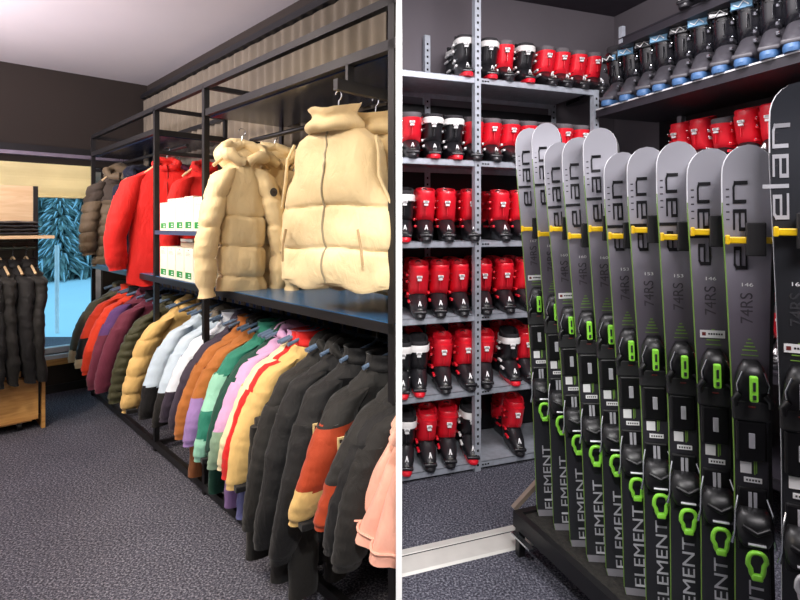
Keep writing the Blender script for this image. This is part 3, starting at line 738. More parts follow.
# local x -> -b (towards viewer), local y must be +a : rotation of (-bx,-by) by +90 = (by,-bx) = (.938,.347) = a  ok
DSH = mat('anthracite_shelf', (38, 35, 42), .5); WLIP = mat('white_shelf_lip', (215, 215, 218), .5)
B_Z = {'t': 2.57, 'a': 2.185, 'b': 1.75, 'c': 1.26, 'd': .80, 'e': .34}
BX0, BX1 = .0, 3.0
for k, zt in B_Z.items():
    x0 = .20 if k == 't' else BX0
    MB().box((x0, 0, zt-.05), (BX1, .5, zt), DSH).obj('shelf', SB)
    MB().box((x0, -.004, zt-.006), (BX1, 0, zt+.002), WLIP if k == 'a' else DSH).obj('shelf_lip', SB)
MB().box((.02, .5, .03), (BX1, .508, 2.6), BLKD).obj('shade_sheet', SB)  # darkness in front of the wall, put in as a black sheet
for x in (.215, 1.3, 2.5): MB().box((x-.015, .46, 0), (x+.015, .5, 2.7), STEEL if x < 1 else BLK).obj('rear_upright', SB)
MB().box((.20, -.003, 2.54), (.23, .02, 2.64), STEEL).obj('end_bracket', SB)

# ---- ski boots
RB = mat('red_boot_plastic', (232, 26, 46), .42, var=.05, coat=.3); BB = mat('black_boot_plastic', (30, 29, 33), .38, coat=.2); WB = mat('white_boot_plastic', (226, 224, 222), .5); LIN = mat('dark_liner', (44, 42, 46), .85)
GT = mat('grey_toe_plastic', (66, 64, 70), .45); BS = mat('blue_sole_plastic', (62, 98, 142), .5); BK2 = mat('glossy_black_plastic', (22, 22, 28), .22, coat=.5); BST = mat('light_blue_strap', (112, 158, 190), .5); GRL = mat('grey_liner_rim', (96, 90, 94), .7)
def boot(name, cuff, rim, shell, sole, strap, logo, kind):
    r = empty(name)
    n = 28
    # sole with heel and toe lugs
    mb = MB()
    mb.loft([ring(0, -.012, 0, .036, .150, n, 3.2), ring(0, -.012, .012, .041, .154, n, 3.2), ring(0, -.01, .026, .043, .150, n, 3)], sole)
    mb.obj('boot_sole', r, True)
    prof = [(.020, -.008, .043, .142), (.045, -.004, .050, .140), (.066, .006, .053, .128), (.084, .020, .054, .108), (.102, .034, .053, .090), (.122, .042, .049, .072), (.140, .044, .042, .060), (.152, .044, .030, .048)]
    mb = MB(); mb.loft([ring(0, cy, z, w, d, n, 2.5) for z, cy, w, d in prof], shell)
    mb.box((-.038, -.153, .026), (.038, -.11, .044), shell, bev=.006)
    mb.obj('lower_shell', r, True, 50)
    rg = []
    cp = [(.085, .052, .050, .062), (.105, .050, .057, .074), (.135, .042, .060, .082), (.165, .034, .061, .083), (.20, .024, .0615, .081), (.235, .012, .0625, .080), (.262, .004, .063, .079)]
    for z, cy, w, d in cp:
        rr = ring(0, cy, z, w, d, n, 2.6); rr = [Vector((p.x*(1.0-.06*(p.y < cy)), p.y, p.z + (.022*max(0, -(p.y-cy)/d)*(z < .11)) + (.018*max(0, (p.y-cy)/d) if z > .22 else 0))) for p in rr]
        rg.append(rr)
    top = rg[-1]; rg.append([Vector((p.x*.86, .004+(p.y-.004)*.86, p.z-.002)) for p in top]); rg.append([Vector((p.x*.84, .004+(p.y-.004)*.84, p.z-.05)) for p in top])
    cf = MB().loft(rg, cuff, True, True).obj('cuff', r, True, 50)
    # liner and rim
    lr = [[Vector((p.x*.88, .004+(p.y-.004)*.88, p.z-.03)) for p in top]]
    for h, s in ((.012, .93), (.024, .96), (.032, .90), (.030, .75), (0, .70)):
        lr.append([Vector((p.x*s, (p.y-.004)*s+.006, p.z+h+(.012 if p.y > 0 else 0))) for p in top])
    MB().loft(lr, rim if kind != 'band' else LIN).obj('liner', r, True, 60)
    if kind == 'band':
        MB().loft([[Vector((p.x*s, (p.y-.004)*s+.004, p.z+h)) for p in top] for h, s in ((-.030, 1.03), (-.028, 1.07), (.006, 1.07), (.010, 1.02))], rim, False, False).obj('power_strap', r, True, 50)
    # pull loop on the liner
    MB().tube([(.022*math.cos(a), .065, .285+.030*math.sin(a)) for a in [PI*k/8 for k in range(9)]], .004, LIN, 6).obj('pull_loop', r, True)
    # front tongue overlap seam
    MB().box((-.0015, -.0785, .15), (.0015, -.06, .20), cuff, bev=.0006).obj('overlap_seam', r)
    # buckles
    for z, y0, w in ((.235, .0, .066), (.195, .01, .066), (.125, -.02, .062), (.085, -.05, .056)):
        b = MB().box((-w-.010, y0-.028, z-.006), (-w+.004, y0+.03, z+.008), strap, bev=.003)
        b.tube([(-w-.001, y0-.024, z), (-w*.86, y0-.055 if z > .1 else y0-.035, z+.004)], .0022, CHROME, 6)
        b.obj('buckle', r)
    mb = MB()
    if kind in ('red', 'band'):
        mb.box((-.016, -.084, .222), (.016, -.07, .236), WHITE, bev=.002); mb.box((-.012, -.083, .206), (.012, -.07, .218), WHITE, bev=.002)
        mb.box((-.011, -.0848, .226), (.011, -.083, .228), LIN); mb.box((-.008, -.0848, .231), (.008, -.083, .233), LIN)
        mb.obj('logo_plate', r)
    else:
        mb.box((-.058, -.066, .222), (.02, -.076, .248), logo, Matrix.Rotation(0, 4, 'Z'), bev=.004)
        mb.obj('logo_plate', r)
        MB().tube([(-.05, -.074, .240), (-.03, -.080, .228), (-.012, -.082, .246), (.008, -.080, .230)], .0025, WHITE, 6).obj('strap_mark', r)
    if kind in ('red', 'band'):
        # white peak mark on the toe cap
        M = Matrix.Translation((0, -.121, .078)) @ Matrix.Rotation(math.radians(-38), 4, 'X')
        mb = MB(); mb.prism([(-.010, -.014), (-.005, -.014), (.0005, .002), (.004, -.014), (.010, -.014), (.003, .018), (-.002, .018)], -.006, .004, WHITE, 'y', M); mb.obj('peak_mark', r)
        mb = MB().box((-.012, -.148, .050), (.012, -.143, .053), INK); mb.obj('toe_print', r)
    kids(r); return r
b_red = boot('ski_boot', RB, RB, BB, BB, RB, None, 'red')
b_blk = boot('ski_boot', BB, WB, BB, RB, WB, None, 'band')
b_red2 = boot('ski_boot', RB, GRL, BB, BB, WB, None, 'red')
DGB = mat('dark_grey_buckle', (74, 74, 80), .35, .5)
b_blue = boot('ski_boot', BK2, LIN, GT, BS, DGB, BST, 'blue')
b_plain = boot('ski_boot', BK2, LIN, GT, BS, DGB, BK2, 'blue')
for b in (b_red, b_blk, b_red2, b_blue, b_plain): USED.add('x'+b.name)
FIRST = {b.name: True for b in (b_red, b_blk, b_red2, b_blue, b_plain)}
def place_boot(proto, loc, rz, label, group, tilt=0):
    if FIRST[proto.name]: FIRST[proto.name] = False; o = proto
    else: o = copy_tree(proto)
    o.location = loc; o.rotation_euler = (0, tilt, rz); tag(o, label, 'ski boot', group); return o
rowsA = [  # (shelf index, [(px, kind)])
 (5, [(464, 'b'), (487, 'b'), (504, 'r2'), (523, 'b'), (544, 'r2'), (560, 'r2'), (576, 'r2'), (592, 'r2')]),
 (4, [(411, 'r2'), (432, 'b'), (453, 'b'), (473, 'r2'), (491, 'r2'), (509, 'r2'), (527, 'r2'), (545, 'r2'), (562, 'r2'), (579, 'r2')]),
 (3, [(403, 'b'), (424, 'r'), (446, 'r'), (470, 'r'), (500, 'r'), (519, 'r')]),
 (2, [(418, 'r'), (438, 'r'), (459, 'r'), (482, 'r'), (504, 'r'), (523, 'r')]),
 (1, [(401, 'b'), (418, 'b'), (442, 'r'), (465, 'r'), (483, 'r'), (509, 'b'), (525, 'r')]),
 (0, [(404, 'b'), (426, 'r'), (447, 'r'), (469, 'b'), (513, 'r')]),
]
ordn = ['first', 'second', 'third', 'fourth', 'fifth', 'sixth', 'seventh', 'eighth', 'ninth', 'tenth', 'eleventh', 'twelfth']
rown = {5: 'top', 4: 'second', 3: 'third', 2: 'fourth', 1: 'fifth', 0: 'bottom'}
PR = {'r': b_red, 'r2': b_red2, 'b': b_blk}; DS = {'r': 'red ski boot with black toe', 'r2': 'red ski boot with grey rim', 'b': 'black ski boot with white cuff band'}
for si, row in rowsA:
    for j, (px_, kd) in enumerate(row):
        # solve s so that the boot at t=.13 behind the front lands on px
        t = .135; k = (px_-CX)/F
        s = (k*(3.2 + by*t) - .515 - bx*t)/(ax - k*ay)
        rz = .10 + random.uniform(-.07, .05)
        place_boot(PR[kd], Ap(s, t, ZS[si]), rz, '%s, %s from left on the %s back shelf' % (DS[kd], ordn[j], rown[si]), 'ski boots on the %s shelf of the back shelving' % rown[si], tilt=random.uniform(.0, .045)).scale = (1, 1, .93 if si > 3 else 1)
        if si != 0 or True:
            kd2 = 'r' if kd == 'b' and j % 2 else kd
            # partner standing behind, heels to the wall
            if px_ > 408:
                place_boot(PR[kd2], Ap(s + .055, t+.205, ZS[si]) + Vector((0, 0, 0)), RROT - .1, '%s behind the %s boot of the %s back shelf' % (DS[kd2], ordn[j], rown[si]), 'ski boots in the back row of the shelving')
# boots on the right-hand dark shelving
BPX = [(597, 1), (615, 0), (634, 0), (651, 1), (667, 0), (687, 1), (706, 0), (727, 1), (752, 0), (776, 1), (800, 1), (826, 0)]
for j, (px_, kd) in enumerate(BPX):
    t = .14; k = (px_-CX)/F
    s = (k*(3.44 + ay*t) - 1.25 - ax*t)/(-bx + k*by)
    s = max(s, .04)
    place_boot(b_plain if kd else b_blue, Bp(s, t, B_Z['a']), RROT - PI/2 + .45 + random.uniform(-.08, .08), '%s, %s from corner on the high shelf' % ('glossy black ski boot with grey toe' if kd else 'black ski boot with light blue strap', ordn[j]), 'black and blue ski boots on the high shelf').scale = (1.15, 1.15, 1.34)
for kz, nm in (('b', 'dark shelf below the blue-soled boots'), ('c', 'third dark shelf'), ('d', 'fourth dark shelf'), ('t', 'topmost dark shelf')):
    n_ = 0
    for j in range(15):
        s = .25 + .135*j
        if kz == 'b' and s < .3: continue
        if kz == 't' and not (s > .55 and s < 1.2): continue
        if kz in 'cd' and s < .9: continue
        place_boot(b_red if j % 3 else b_red2, Bp(s, .11 if kz == 't' else .30 if kz == 'b' else .2, B_Z[kz]), RROT - PI/2 + .2 + random.uniform(-.1, .1), 'red and black ski boot, %s from corner on the %s' % ((ordn + ['thirteenth', 'fourteenth', 'fifteenth'])[n_], nm), 'red ski boots on the dark shelving'); n_ += 1

# floor strip
STR = mat('brushed_aluminium_strip', (206, 204, 198), .45, .15, .05, bump=.1, bscale=80)
fs_ = empty('threshold_strip', (-.0, 2.31, 0), RROT, 'pale aluminium floor strip running under the ski rack', 'floor strip')
mb = MB().prism([(-.085, 0), (-.075, .008), (.03, .008), (.034, .004), (.040, .004), (.044, .008), (.085, .005), (.09, 0)], -.1, 1.9, STR, 'x'); mb.obj('profile', fs_)
MB().box((-.1, .034, .0035), (1.9, .040, .0062), HOLE).obj('groove', fs_)

# ================================================================== RIGHT: ski rack
O = Vector((.502, 2.40, 0)); SZ = .17
def Sp(p, q, z=0): return Vector((O.x - bx*p + ax*q, O.y - by*p + ay*q, z))
SR = empty('ski_rack', (O.x, O.y, 0), math.atan2(-by, -bx), 'low black steel ski rack with yellow pegs holding the row of skis', 'rack')
RKB = mat('black_rack_steel', (26, 25, 27), .4, .2); YEL = mat('yellow_peg_plastic', (240, 196, 20), .4); RUB = mat('black_foam_block', (24, 23, 26), .8)
PLN = 1.75; QD = .42
MAT_ = mat('dark_speckled_rubber', (34, 32, 28), .9, var=.6, vscale=60, bump=.8, bscale=120)
MB().box((.03, .03, SZ-.03), (PLN, QD-.03, SZ), MAT_).obj('rubber_tread', SR)
MB().box((0, 0, SZ-.055), (PLN, .03, SZ+.012), RKB).obj('base_rail', SR); MB().box((0, QD-.03, SZ-.055), (PLN, QD, SZ+.012), RKB).obj('base_rail', SR)
MB().box((0, .03, SZ-.055), (.03, QD-.03, SZ+.012), RKB).obj('end_rail', SR); MB().box((PLN-.03, .03, SZ-.055), (PLN, QD-.03, SZ+.012), RKB).obj('end_rail', SR)
for x in (.02, .9, PLN-.05):
    for y in (.0, QD-.03): MB().box((x, y, 0), (x+.03, y+.03, SZ-.055), RKB).obj('foot', SR)
BRW = mat('bronze_brown_steel', (92, 70, 62), .4, .4); TAN = mat('satin_tan_steel', (150, 134, 122), .35, .5)
MB().box((-.03, .17, .06), (.0, .20, 1.50), BRW).obj('end_post', SR); MB().box((PLN, .17, .06), (PLN+.03, .20, 1.50), RKB).obj('end_post', SR)
M = Matrix.Translation((-.012, .012, SZ+.01)) @ Matrix.Rotation(math.atan2(.155, .20), 4, 'X')
MB().box((-.012, 0, -.008), (.012, .25, .012), TAN, M).obj('brace', SR)
MB().box((.03, -.03, .10), (.17, -.004, .108), CHROME).obj('silver_bracket', SR)
MB().box((-.03, .27, 1.40), (PLN+.03, .30, 1.44), RKB).obj('spine_beam', SR)
MB().box((-.03, .20, 1.40), (0, .27, 1.44), RKB).obj('beam_arm', SR); MB().box((PLN, .20, 1.40), (PLN+.03, .27, 1.44), RKB).obj('beam_arm', SR)

# ---- skis
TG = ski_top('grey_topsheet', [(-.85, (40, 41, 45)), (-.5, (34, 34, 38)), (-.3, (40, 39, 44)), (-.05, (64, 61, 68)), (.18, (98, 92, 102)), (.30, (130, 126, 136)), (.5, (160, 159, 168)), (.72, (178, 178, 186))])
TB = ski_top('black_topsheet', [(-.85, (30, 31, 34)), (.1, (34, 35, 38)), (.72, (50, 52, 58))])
GE = mat('green_ski_edge', (112, 152, 58), .4); WE = mat('white_ski_edge', (220, 222, 226), .4); SG = mat('silver_grey_tail', (128, 126, 132), .35)
LG = mat('lime_lever', (136, 214, 62), .4, coat=.2); BP = mat('binding_black', (13, 13, 15), .36, spec=.4); BPM = mat('binding_matte_black', (24, 24, 26), .6); SV = mat('silver_print', (196, 196, 202), .35, .3)
LGD = mat('black_logo_print', (20, 20, 24), .4); G74 = mat('dark_grey_print', (62, 58, 64), .45); GTX = mat('green_print', (110, 150, 60), .5); STK = mat('white_sticker', (226, 226, 226), .5); DRD = mat('dark_red_print', (110, 40, 36), .5)
def ski_body(Lt, Lb, hwt=.0635, hww=.040, hwb=.0455, black=False, mate=False):
    """front (topsheet) faces -y; z=0 at the toe piece; Lt above, Lb below"""
    N = 64; rows = []
    for i in range(N+1):
        z = -Lb + (Lt+Lb)*(i/N if i < N-14 else 1 - (1-(N-14)/N)*((N-i)/14)**1.7)
        t = (z+Lb)/(Lt+Lb)
        if t < .42: w = hww + (hwb-hww)*((.42-t)/.42)**1.6
        else: w = hww + (hwt-hww)*min(1, (t-.42)/.46)**1.35
        dt = Lt - z
        R = .075
        if dt < R: w = w*math.sqrt(max(0, 1-((R-dt)/R)**2.3))
        dt2 = z + Lb
        if dt2 < .02: w *= .88 + .12*dt2/.02
        yc = -(.030*max(0, (t-.91)/.09)**2) - .010*max(0, (.05-t)/.05)
        th = .006 + .009*math.sin(PI*min(1, max(0, t)))**.6
        rows.append((z, max(w, .0008), yc, th))
    mb = MB(); vs = []; fs = []; ms = []
    xs = [-1, -1, -.965, -.5, 0, .5, .965, 1, 1]
    for z, w, yc, th in rows:
        for j, x in enumerate(xs):
            if j in (0, 8): vs.append((x*w, yc, z))
            elif j in (1, 7): vs.append((x*w, yc - th*.55, z))
            else: vs.append((x*w, yc - th, z))
    m = len(xs); base = WE if black else STK
    for i in range(N):
        z = (rows[i][0]+rows[i+1][0])/2
        for j in range(m-1):
            fs.append((i*m+j, i*m+j+1, (i+1)*m+j+1, (i+1)*m+j))
            if j in (0, m-2): ms.append(WE if (black or z > Lt-.20) else GE)
            elif j in (1, m-3) and z > Lt-.16: ms.append(WE)
            elif j == 1 and not black: ms.append(GE)
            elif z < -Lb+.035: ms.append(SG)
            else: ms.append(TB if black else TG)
        fs.append((i*m+m-1, i*m, (i+1)*m, (i+1)*m+m-1)); ms.append(BPM)
    fs.append(list(range(m))[::-1]); ms.append(SG); fs.append([N*m+j for j in range(m)]); ms.append(WE)
    mb.add(vs, fs, ms)
    return mb, rows
def stroke(mb, pts, w, y, m, S, ox, oz, shear=.0):
    # pts in letter space (a along reading direction, h = letter height). reading direction = +z, letter up = -x
    for (a0, h0), (a1, h1) in zip(pts, pts[1:]):
        p0 = Vector((a0 + shear*h0, h0)); p1 = Vector((a1 + shear*h1, h1)); d = (p1-p0).normalized(); nn = Vector((-d.y, d.x))*w/2; e = d*w/2*.96
        q = [p0-e+nn, p0-e-nn, p1+e-nn, p1+e+nn]
        mb.prism([(ox - c.y*S, oz + c.x*S) for c in q], y, y+.0012, m, 'y')
ELAN = [[(.05, .5), (.85, .5), (.85, 1), (.15, 1), (.0, .85), (.0, .0), (.9, 0)],
        [(1.28, 1.75), (1.28, 0)],
        [(1.75, 1), (2.5, 1), (2.5, 0), (1.7, 0), (1.7, .5), (2.5, .5)],
        [(2.92, 0), (2.92, 1), (3.55, 1), (3.75, .9), (3.75, -.12)]]
def elan_logo(m, S):
    mb = MB()
    for k, L_ in enumerate(ELAN): stroke(mb, L_, .165, 0, m, S, 0, 0, .0)
    return mb.mesh('logo_lettering')
logoD = elan_logo(LGD, .0585); logoS = elan_logo(SV, .0585)
# binding prototypes (meshes shared)
def rbox(mb, x0, x1, y0, y1, z0, z1, m, b=.004): return mb.box((x0, y0, z0), (x1, y1, z1), m, bev=b)
def binding_meshes(lev, pre):
    D = {}
    mb = MB(); F0 = -.015
    prof = [(-.050, .040, .020), (-.035, .043, .030), (-.01, .040, .046), (.02, .036, .050), (.045, .028, .036), (.06, .018, .016)]
    rg = []
    for z, w, d in prof:
        r_ = []
        for k in range(20):
            a = 2*PI*k/20; c, s = math.cos(a), math.sin(a)
            r_.append(Vector((w*math.copysign(abs(c)**.75, c), F0 - d/2 + d/2*math.copysign(abs(s)**.75, s) , z)))
        rg.append(r_)
    mb.loft(rg, BP); 
    for sd in (-1, 1):
        mb.tube([(sd*.030, F0-.03, -.03), (sd*.043, F0-.036, -.045), (sd*.040, F0-.038, -.062)], [.010, .009, .006], BP, 8)
        mb.tube([(sd*.024, F0-.045, .035), (sd*.036, F0-.040, .0), (sd*.034, F0-.04, -.02)], .0025, CHROME, 6)
    D['toe_piece'] = mb.mesh('toe_piece', True, 50)
    mb = MB(); rbox(mb, -.0095, .0095, F0-.060, F0-.044, -.042, .026, lev); mb.box((-.004, F0-.0635, -.034), (.004, F0-.060, -.022), BPM, bev=.001); mb.box((-.003, F0-.0635, -.012), (.003, F0-.060, .012), BPM, bev=.001)
    D['toe_lever'] = mb.mesh('toe_lever')
    mb = MB(); rbox(mb, -.045, .045, F0-.020, F0, -.105, -.048, BPM, .006); mb.box((-.008, F0-.0225, -.066), (.008, F0-.019, -.063), DRD); rbox(mb, -.036, .036, F0-.014, F0, -.215, -.105, BP, .006)
    D['sole_plate'] = mb.mesh('sole_plate')
    mb = MB(); rbox(mb, -.007, .007, F0-.018, F0-.012, -.178, -.138, SV, .001); D['plate_window'] = mb.mesh('plate_window')
    mb = MB(); mb.box((-.026, -.0175, -.252), (.0, -.015, -.222), STK); mb.box((.006, -.0172, -.254), (.009, -.015, -.205), GTX); mb.box((.011, -.0172, -.250), (.013, -.015, -.212), GTX); D['printed_label'] = mb.mesh('printed_label')
    mb = MB(); mb.box((-.018, -.0178, -.276), (.024, -.015, -.263), STK)
    for q in range(5): mb.box((-.013+.007*q, -.0184, -.272), (-.009+.007*q, -.0176, -.267), LGD)
    D['size_label'] = mb.mesh('size_label')
    mb = MB(); rbox(mb, -.036, .036, F0-.012, F0, -.46, -.288, BP, .006)
    for x in (-.010, .002): mb.box((x, F0-.0145, -.352), (x+.008, F0-.011, -.298), SV)
    mb.prism([(-.007, -.352), (.007, -.352), (.02, -.372), (-.02, -.372)], F0-.022, F0-.010, SV, 'y')
    D['heel_track'] = mb.mesh('heel_track')
    prof = [(-.365, .030, .022), (-.380, .040, .052), (-.405, .043, .064), (-.43, .040, .068), (-.452, .035, .055), (-.468, .026, .03)]
    rg = []
    for z, w, d in prof:
        r_ = []
        for k in range(20):
            a = 2*PI*k/20; c, s = math.cos(a), math.sin(a)
            r_.append(Vector((w*math.copysign(abs(c)**.7, c), F0 - d/2 + d/2*math.copysign(abs(s)**.7, s), z)))
        rg.append(r_)
    mb = MB(); mb.loft(rg, BP); mb.tube([(-.02, F0-.066, -.44), (.02, F0-.066, -.44)], .0035, SV, 6)
    mb.tube([(-.03, F0-.055, -.40), (0, F0-.07, -.41), (.03, F0-.055, -.40)], .007, BP, 8)
    D['heel_piece'] = mb.mesh('heel_piece', True, 50)
    mb = MB(); pts = []
    for k in range(24):
        a = 2*PI*k/24; w = .021 if math.sin(a) > 0 else .015
        pts.append((w*math.copysign(abs(math.cos(a))**.7, math.cos(a)), F0-.062 - .006*math.sin(a), -.494 + .036*math.copysign(abs(math.sin(a))**.8, math.sin(a))))
    mb.tube(pts, .0062, lev, 8, close=True); rbox(mb, -.013, .013, F0-.066, F0-.052, -.536, -.518, lev, .004)
    D['heel_lever'] = mb.mesh('heel_lever', True, 50)
    for sd in (-1, 1):
        mb = MB(); mb.tube([(sd*.034, F0-.01, -.34), (sd*.043, F0-.03, -.37), (sd*.045, F0-.03, -.43), (sd*.050, F0-.02, -.465)], [.0025, .003, .003, .005], CHROME, 6)
        D['ski_brake' if sd < 0 else 'ski_brake_2'] = mb.mesh('ski_brake', True)
    return D
BG = binding_meshes(LG, 'g'); BB_ = binding_meshes(SV, 'b')
TRI = MB()
for q in range(4): TRI.box((-.004-.0045*q, -.0162, .112-.010*q), (.004+.0045*q, -.015, .115-.010*q), GTX)
TRI.box((-.02, -.0162, .069), (.02, -.015, .071), GTX); TRI = TRI.mesh('triangle_print')
DOT = MB()
for q in range(5):
    DOT.box((-.042, -.0005, -.035*q*.6), (-.034, .0004, -.035*q*.6+.004), G74)
DOT = DOT.mesh('notch_print')
# px bottom, tip px, tip y, toe y, heel-lever y, tail y (or None), size
SK = [(547, 528, 129, 302, 514, '167', 1), (564, 545, 124, 310, 528, '167', 0), (581, 558, 143, 323, 544, '160', 1), (598, 577, 138, 328, 559, '160', 0), (618, 599, 129, 332, 573, '160', 0),
      (637, 621, 153, 348, None, '153', 0), (660, 645.5, 148, 357, None, '153', 0), (686, 676.5, 142.5, 364, None, '153', 0), (718, 709, 149.5, 373, None, '146', 1), (753, 746, 146, 386, None, '146', 0), (802, 797, 85, 395, None, '160', 1)]
sn = ['first', 'second', 'third', 'fourth', 'fifth', 'sixth', 'seventh', 'eighth', 'ninth', 'tenth']
for i, (pb, pt, yt, yo, yb, size, stk) in enumerate(SK):
    black = i == 10
    k = (pb-CX)/F; d = 1.524/(1+.0) / (k + .37)
    if yb: d = (EYE-SZ)*F/(yb-HY)
    base = Vector((k*d, d, SZ))
    ztip = EYE + (HY-yt)/F*d; ztoe = EYE - (yo-HY)/F*(d-.06)
    Lt, Lb = ztip-ztoe, ztoe-SZ-.001
    dx = (pt-pb)/F*d; ry = math.atan2(dx, ztip-SZ)
    toe = base + Vector((dx*(ztoe-SZ)/(ztip-SZ), 0, ztoe-SZ))
    lab = ('black ski with white edge, rightmost and tallest in the rack' if black else 'grey to black ski with lime binding levers, %s from the left in the rack' % sn[i])
    r = empty('ski', toe, 0, lab, 'ski', 'skis standing in the rack'); RZ = -math.atan2(toe.x, toe.y) + .16; r.rotation_euler = (0, ry, RZ)
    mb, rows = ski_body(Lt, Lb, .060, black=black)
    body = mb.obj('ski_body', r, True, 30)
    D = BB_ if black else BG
    tp = None
    for nm in ('toe_piece', 'sole_plate', 'heel_track', 'heel_piece', 'ski_brake', 'ski_brake_2', 'printed_label', 'size_label'):
        o = link(nm.replace('_2', ''), D[nm], r)
        if nm in ('heel_piece', 'ski_brake', 'ski_brake_2'): o.location.z = .027
        if nm == 'toe_piece': link('toe_lever', D['toe_lever'], o)
        if nm == 'sole_plate': link('plate_window', D['plate_window'], o)
        if nm == 'heel_piece': tag(link('heel_lever', D['heel_lever'], o), 'lime green heel lever' if not black else None)
    def surf(z):
        q = min(rows, key=lambda a: abs(a[0]-z)); return q[2]-q[3]
    zl = Lt - .335
    sc = .24/(3.85*.0585)
    me = (logoS if black else logoD).copy(); fx, fz = (.47, sc) if not black else (.50, sc)
    for v in me.vertices: v.co = Vector((v.co.x*fx + (-.004 if not black else -.022), surf(v.co.z*fz+zl) - (.0022 if v.co.y < .0006 else .0008), v.co.z*fz+zl))
    link('logo_lettering', me, r)
    def txt(s, size_, m, x, z, yoff=.0012, vert=True, w=1, hh=1):
        o = link('print_lettering', text_mesh(s, size_, m), r)
        MR = Matrix.Translation((x, 0, z)) @ Matrix.Rotation(-PI/2 if vert else 0, 4, 'Y') @ Matrix.Rotation(PI/2, 4, 'X') @ Matrix.Diagonal((w, hh, 1, 1))
        me = o.data.copy(); o.data = me
        for v in me.vertices:
            c = MR @ v.co; v.co = Vector((c.x, surf(c.z) - (yoff if v.co.z > 0 else .0002), c.z))
        return o
    o = txt('74RS', .042, G74 if not black else mat('faint_grey_print', (54, 54, 58), .5), -.004, .198)
    o = txt(size, .014, STK, -.004, .262, vert=False, w=1.5)
    o = txt('ELEMENT', .050, SV, .010, -Lb+.168, w=1.36)
    link('triangle_print', TRI, r); o = link('notch_print', DOT, r); o.location = (-.008, surf(Lt-.16)-.0006, Lt-.12)
    if stk:
        mb = MB().box((-.034, surf(.10)-.003, .09), (.030, surf(.10)-.0015, .112), STK); mb.box((-.029, surf(.1)-.0036, .096), (-.019, surf(.1)-.0028, .106), DRD)
        for q in range(6): mb.box((-.013+.0065*q, surf(.1)-.0036, .099), (-.0085+.0065*q, surf(.1)-.0028, .104), LGD)
        mb.obj('sticker', r)
    # mate, base to base behind it
    if True:
        r2 = empty('ski', toe, 0, 'grey ski standing base to base behind the %s' % (('%s lime-levered ski' % sn[i]) if not black else 'tall black ski'), 'ski', 'partner skis behind the front row')
        M2 = (Matrix.Rotation(RZ, 4, 'Z')); off = M2 @ Vector((.013, .012, .0)); r2.location = toe + off
        r2.rotation_euler = (0, ry, RZ); 
        mb2, _ = ski_body(Lt + .004, Lb, .0595, black=black)
        for v in mb2.v: v.y = -v.y
        mb2.obj('ski_body', r2, True, 30)
    # peg and foam block in front of this ski
    z_p = (1.425 if i % 2 == 0 else 1.41) if i < 5 else (1.418 if i % 2 == 0 else 1.432)
    z_p = EYE - ({0:229,1:234,2:229,3:236,4:229,5:236,6:230,7:237,8:232,9:240,10:232}[i]-HY)/F*d
    wv = toe + Vector((math.tan(ry)*(z_p-toe.z), 0, z_p-toe.z)); MZ = Matrix.Rotation(RZ, 4, 'Z')
    Minv = SR.matrix_world.inverted() if False else (Matrix.Translation((O.x, O.y, 0)) @ Matrix.Rotation(math.atan2(-by, -bx), 4, 'Z')).inverted()
    M = Minv @ Matrix.Translation(wv) @ MZ
    mb = MB().box((-.050, -.040, -.009), (.058, -.024, .009), YEL, M, bev=.003)
    mb.box((-.055, -.044, -.012), (-.046, -.018, .014), YEL, M, bev=.003)
    mb.box((.050, -.040, -.008), (.062, .035, .008), RKB, M)
    e0 = M @ Vector((.056, .03, 0)); mb.tube([e0, (e0.x+.01, .285, e0.z-.005)], .007, RKB, 8)
    mb.obj('peg', SR)
    MB().box((-.008, -.050, -.042), (.036, -.022, .048), RUB, M, bev=.003).obj('foam_block', SR)

# ================================================================== clip everything at the divider plane
bpy.context.view_layer.update()
XL, XR = -.0085, .0046
def top(o):
    while o.parent: o = o.parent
    return o
for o in list(COL.objects):
    if o.type != 'MESH' or o.get('kind') == 'structure': continue
    cs = [o.matrix_world @ Vector(c) for c in o.bound_box]; x0 = min(c.x for c in cs); x1 = max(c.x for c in cs)
    if max(c.y for c in cs) < 1.0 or max(c.y for c in cs) > 5.2: continue
    tn = top(o).name.split('.')[0]
    right = tn in ('ski_boot', 'boot_shelving', 'threshold_strip', 'ski_rack', 'ski', 'dark_shelving')
    if right and x0 < XR:
        if x1 < XR: bpy.data.objects.remove(o); continue
        pl, nn = Vector((XR, 0, 0)), Vector((-1, 0, 0))
    elif (not right) and x1 > XL:
        if x0 > XL: bpy.data.objects.remove(o); continue
        pl, nn = Vector((XL, 0, 0)), Vector((1, 0, 0))
    else: continue
    me = o.data.copy(); o.data = me; bm = bmesh.new(); bm.from_mesh(me)
    inv = o.matrix_world.inverted(); n3 = (o.matrix_world.to_3x3().transposed() @ nn)
    res = bmesh.ops.bisect_plane(bm, geom=bm.verts[:]+bm.edges[:]+bm.faces[:], plane_co=inv @ pl, plane_no=n3, clear_outer=True)
    ed = [e for e in res['geom_cut'] if isinstance(e, bmesh.types.BMEdge)]
    if ed:
        try: bmesh.ops.holes_fill(bm, edges=ed, sides=0)
        except Exception: pass
    if not bm.faces: bm.free(); bpy.data.objects.remove(o); continue
    bm.to_mesh(me); bm.free()
for o in list(COL.objects):
    if o.type == 'EMPTY' and not o.children: bpy.data.objects.remove(o)

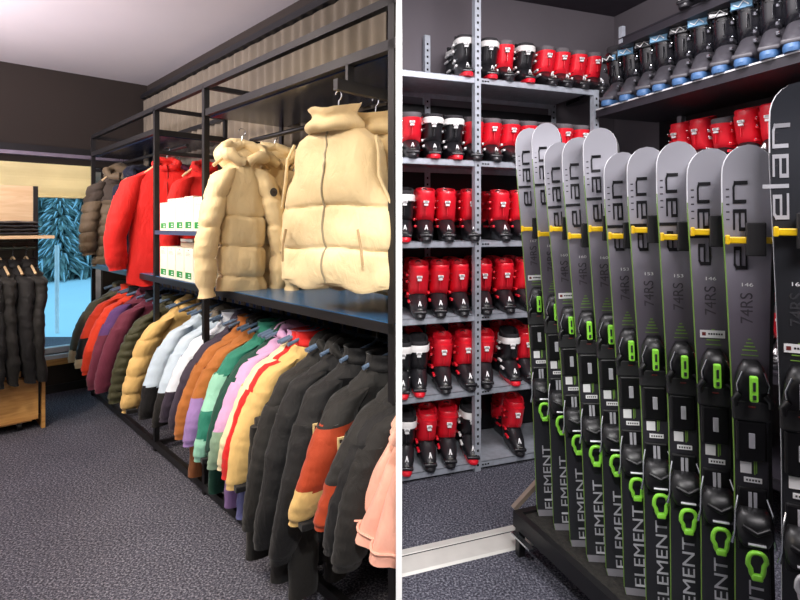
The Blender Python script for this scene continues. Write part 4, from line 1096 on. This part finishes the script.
# ================================================================== light
def area(name, loc, tgt, size, power, c, sy=None, spread=PI):
    l = bpy.data.lights.new(name, 'AREA'); l.energy = power; l.color = c; l.shape = 'RECTANGLE'; l.size = size; l.size_y = sy or size; l.spread = spread
    o = bpy.data.objects.new(name, l); COL.objects.link(o); o.location = loc
    o.rotation_euler = (Vector(tgt)-Vector(loc)).to_track_quat('-Z', 'Y').to_euler(); return o
def spot(name, loc, tgt, power, c, ang, r=.04, blend=.4):
    l = bpy.data.lights.new(name, 'SPOT'); l.energy = power; l.color = c; l.spot_size = math.radians(ang); l.spot_blend = blend; l.shadow_soft_size = r
    o = bpy.data.objects.new(name, l); COL.objects.link(o); o.location = loc
    o.rotation_euler = (Vector(tgt)-Vector(loc)).to_track_quat('-Z', 'Y').to_euler(); return o
WARM = (1, .84, .64); NEU = (1, .95, .97)
spot('track_spot', Lp(1.0, -1.5, 2.7), Lp(.7, .2, 1.5), 62, WARM, 70)
spot('track_spot', Lp(2.6, -1.5, 2.7), Lp(2.7, .1, 1.3), 88, WARM, 75)
spot('track_spot', Lp(4.0, -1.3, 2.7), Lp(3.6, .0, 1.3), 56, WARM, 70)
spot('track_spot', Lp(2.0, -1.7, 2.7), Lp(1.9, .0, .6), 115, WARM, 80)
area('room_light', Lp(3.0, -2.0, 2.72), Lp(3.0, -1.2, 0), 1.6, 80, (1, .90, .82), 1.2)
area('uplight', Lp(1.6, -2.6, 1.9), Lp(1.4, -1.6, 2.79), .5, 95, (.95, .88, 1), .5, 2.2)
area('boot_room_light', (.75, 1.9, 3.02), (.75, 2.0, 0), .9, 55, NEU, .6)
area('boot_room_light', (1.25, .3, 3.0), (.9, 3.0, 1.0), 1.5, 105, NEU, .8)
spot('added_divider_spot', (-.0, .1, 2.2), (-.002, 1.05, 1.30), 150, (1, .98, .96), 50)  # added lamp, only there to whiten the end face of the divider
# window daylight
w = bpy.data.worlds.new('sky'); bpy.context.scene.world = w; w.use_nodes = True
bg = w.node_tree.nodes['Background']; bg.inputs['Color'].default_value = (.46, .78, 1.0, 1); bg.inputs['Strength'].default_value = 1.35

# ================================================================== camera
cam = bpy.data.cameras.new('camera'); co = bpy.data.objects.new('camera', cam); COL.objects.link(co)
co.location = (0, 0, EYE); co.rotation_euler = (PI/2, 0, 0)
cam.sensor_width = 36; cam.lens = 36*F/800; cam.shift_y = -(300-HY)/800; cam.clip_start = .05; cam.clip_end = 200
sc = bpy.context.scene; sc.camera = co
sc.view_settings.view_transform = 'Standard'; sc.view_settings.look = 'None'; sc.view_settings.exposure = 0.0; sc.view_settings.gamma = 1
